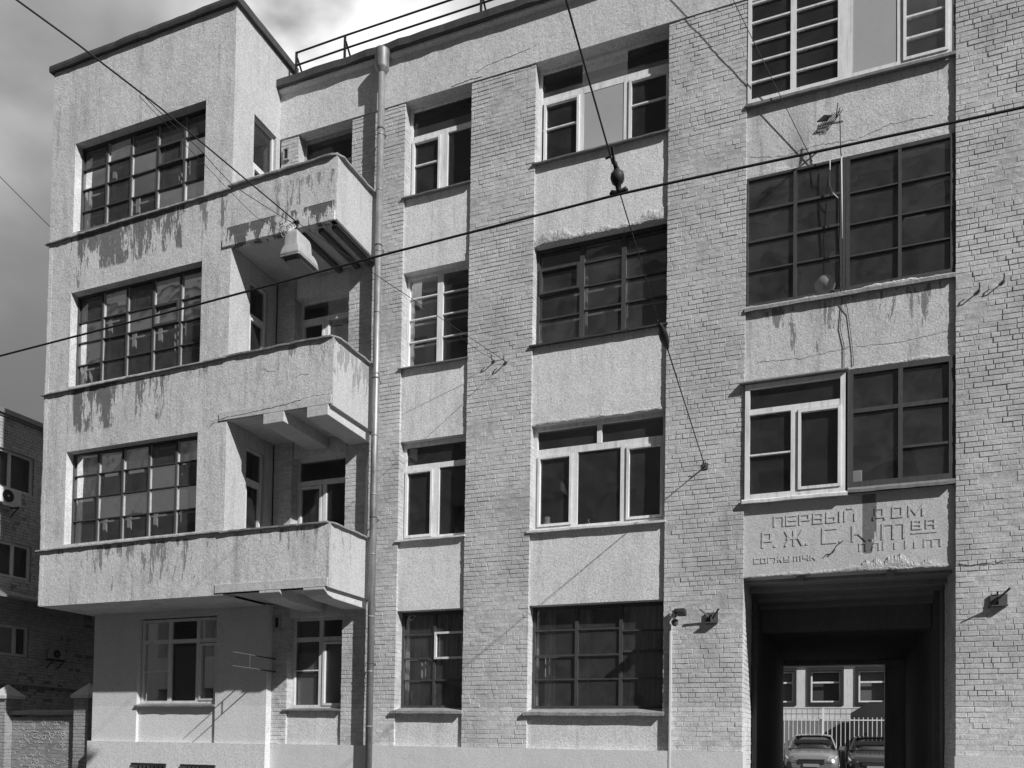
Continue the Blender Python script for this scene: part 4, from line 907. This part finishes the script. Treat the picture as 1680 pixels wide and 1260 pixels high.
bracket(x,z,'rusty bracket with one slanting rod on the pier right of the passage',[((x-.14,-.04,z-.12),(x+.1,-.30,z+.12)),((x-.02,-.03,z+.08),(x-.02,-.06,z+.12))],.22)
# camera with conduit on the third pier
t=empty('security_camera',(-2.55,0,3.85),'dark dome security camera on an arm at the top of the white conduit','camera')
q=MB(); q.box(-2.60,-2.50,-.05,.0,3.84,3.92); q.bar((-2.55,-.05,3.88),(-2.44,-.30,3.86),.04); q.build('mount',M['black'],t)
q=MB(); q.prism([(-.20,3.76),(-.20,3.86),(-.42,3.86),(-.46,3.80)],'x',-2.50,-2.37); q.build('visor',M['black'],t)
q=MB(); q.tube([(-2.56,-.16,3.69+i*.0) for i in (0,)]*1+[(-2.56,-.16,3.745)],.001,4); 
q=MB(); q.tube([(-2.56,-.20,3.60),(-2.56,-.20,3.62),(-2.56,-.20,3.66),(-2.56,-.20,3.70),(-2.56,-.20,3.72)],[.02,.045,.06,.055,.03],14); q.build('dome',M['lampglass'],t)
q=MB(); q.tube([(-2.56,-.20,3.72),(-2.545,-.22,3.78),(-2.57,-.15,3.87),(-2.60,-.08,3.88)],.007,6); q.build('lead',M['wire'],t)
q=MB(); q.box(-2.672,-2.642,-.055,.0,-.1,3.87); tag(q.build('conduit',M['ac']),'white square conduit running down the third brick pier to the pavement','conduit')
# rods on the corner of the annex ground floor
t=empty('flag_bracket',(-10.72,0,3.14),'pair of thin horizontal rods sticking out beside the ground floor window under the balcony','bracket')
for z in (3.26,3.00):
    q=MB(); q.tube([(-10.72,.01,z),(-10.72,-.35,z),(-10.72,-1.28,z+.01)],[.02,.014,.009],8); q.build('rod',M['rust'],t)
q=MB(); q.bar((-10.72,-.78,3.0),(-10.72,-.78,3.26),.015); q.build('tie_bar',M['rust'],t)
# television aerial on a mast
t=empty('tv_aerial',(-.03,-.10,9.7),'spiky television aerial on a thin mast standing in front of the right bay','aerial')
q=MB(); q.tube([(-.045,-.18,11.60),(-.03,-.16,11.0),(-.02,-.12,10.95)],.009,6); q.build('mast_top',M['black'],t)
q=MB(); q.tube([(-.02,-.12,10.96),(-.005,-.10,9.65)],.012,6); q.build('mast',M['oldwhite'],t)
ar=MB(); ax=Vector((-.045,-.18,11.50)); tip=Vector((-.36,-.42,11.33))
ar.bar(ax+Vector((.04,.06,.02)),tip,.022)
rn=random.Random(3)
for k in range(7):
    p=ax.lerp(tip,.3+k*.1); e=Vector((.11,-.06,.09))*(1.25-.05*k); ar.bar(p-e,p+e,.008)
for k in range(5):
    p=ax.lerp(tip,.45+k*.1)+Vector((0,0,-.02)); e=Vector((.12,.03,.11)); ar.bar(p-e*1.1,p+e*.5,.008)
ar.bar(ax+Vector((-.06,-.05,0)),ax+Vector((-.03,-.05,.26)),.014); ar.bar(ax+Vector((-.05,-.05,.02)),ax+Vector((.0,-.05,.17)),.012)
ar.prism([(-.38,11.42),(-.27,11.50),(-.16,11.46),(-.24,11.40)],'y',-.40,-.38)
ar.tube([tip,tip+Vector((-.02,.0,-.09)),tip+Vector((.02,.05,-.12)),tip+Vector((.16,.1,0))],.007,5)
ar.build('elements',M['wire'],t)
cable('hanging_cord',[(-.01,-.02,9.15),(-.03,-.06,8.95),(.0,.045,8.7),(-.03,.045,8.3),(.03,.045,8.0),(.03,.045,7.66)],.006,'dark cord hanging down the stained panel, left of the two in the right bay',n=3)
cable('hanging_cord',[(-.05,-.02,10.9),(-.06,-.05,9.9),(-.02,-.06,9.1),(.09,.045,8.5),(.16,.045,7.9),(.17,.045,7.66)],.005,'thin cord hanging from the aerial, right of the two in the right bay',n=3)
cable('hanging_cord',[(-.19,-.02,11.02),(-.19,-.03,10.6),(-.14,-.03,10.45),(-.06,-.03,10.35)],.008,'short pale cord curling over the upper dark glazing beside the aerial mast',mat='oldwhite',n=3)
# balloon-like bundle hanging in the dark window
t=empty('round_bundle',(-.22,.25,9.55),'pale round bundle lying inside the lower pane of the dark bay window','bundle')
q=MB(); q.tube([(-.30,.28,9.02),(-.28,.28,9.06),(-.26,.28,9.16),(-.24,.28,9.26),(-.24,.28,9.31)],[.05,.14,.17,.12,.03],16); q.build('wrapping',M['ac'],t)
q=MB(); q.tube([(-.12,.28,9.50),(-.12,.28,9.53),(-.12,.28,9.60),(-.12,.28,9.66),(-.12,.28,9.68)],[.02,.07,.09,.06,.02],14); tag(q.build('round_lantern',M['ac']),'small pale globe behind the dark glass above the round bundle','globe')
q=MB(); q.bevbox(.14,.30,.16,.24,5.83,6.02,.01); tag(q.build('paper_box',M['ac']),'pale box standing inside the lower left corner of the dark bay window','box')
# cracks: thin open joints in the plaster (shallow dark grooves built as fine ragged strips)
def crack(pts,y,w=.008,seed=0,name='plaster_crack'):
    rn=random.Random(seed); m=MB(); P_=[Vector((p[0],0,p[1])) for p in pts]; fine=[]
    for i in range(len(P_)-1):
        n=max(2,int((P_[i+1]-P_[i]).length/.05))
        for j in range(n):
            q_=P_[i].lerp(P_[i+1],j/n)+Vector((rn.uniform(-.008,.008),0,rn.uniform(-.012,.012))); fine.append(q_)
    fine.append(P_[-1]); 
    for i in range(len(fine)-1):
        a,b_=fine[i],fine[i+1]; tdir=(b_-a).normalized(); nn=Vector((-tdir.z,0,tdir.x)); wa=w*rn.uniform(.2,1); wb=w*rn.uniform(.2,1)
        m.quad((a.x-nn.x*wa,y,a.z-nn.z*wa),(b_.x-nn.x*wb,y,b_.z-nn.z*wb),(b_.x+nn.x*wb,y,b_.z+nn.z*wb),(a.x+nn.x*wa,y,a.z+nn.z*wa))
    return m.build(name,M['conc_gap'],B)
crack([(-11.25,7.69),(-10.8,7.73),(-10.2,7.75),(-9.5,7.79),(-9.0,7.86),(-8.56,7.85)],AY-.0255,.007,1)
crack([(-11.35,7.55),(-11.2,7.66),(-11.05,7.69)],AY-.002,.004,2)
crack([(-10.05,8.55),(-9.95,8.48),(-9.8,8.46),(-9.7,8.51)],AY-.002,.005,3)
crack([(-9.35,8.28),(-9.2,8.31),(-9.05,8.29)],AY-.002,.004,4)
crack([(-13.0,8.7),(-13.05,8.4),(-12.85,8.2),(-12.9,7.95)],AY-.002,.003,5)
crack([(-6.45,14.22),(-6.2,14.30),(-5.9,14.33),(-5.4,14.36),(-5.2,14.42)],-.0145,.006,6)
crack([(-6.95,14.11),(-6.5,14.13),(-6.3,14.12)],-.0145,.012,7)
crack([(1.62,4.40),(1.8,4.38),(2.1,4.40),(2.6,4.42)],-.009,.010,8)
crack([(-1.45,11.42),(-.9,11.30),(-.4,11.36),(.2,11.30),(.7,11.42),(1.3,11.40)],.058,.005,9)
crack([(-1.3,7.95),(-.6,7.90),(.1,7.97),(.8,7.93),(1.5,8.0)],.058,.004,10)

def vase(x,y,z,h,label):
    q=MB(); q.tube([(x,y,z),(x,y,z+h*.15),(x,y,z+h*.45),(x,y,z+h*.7),(x,y,z+h)],[h*.22,h*.30,h*.36,h*.2,h*.24],14); tag(q.build('flower_pot',M['mid']),label,'pot')
vase(-6.85,.36,5.58,.16,'round pot on the sill inside the white window of the narrow column, second floor')
vase(-5.02,.36,5.55,.22,'tall pot at the left end inside the wide white second floor window')
vase(-4.25,.36,5.55,.12,'low bowl on the sill inside the middle pane of the wide white second floor window')
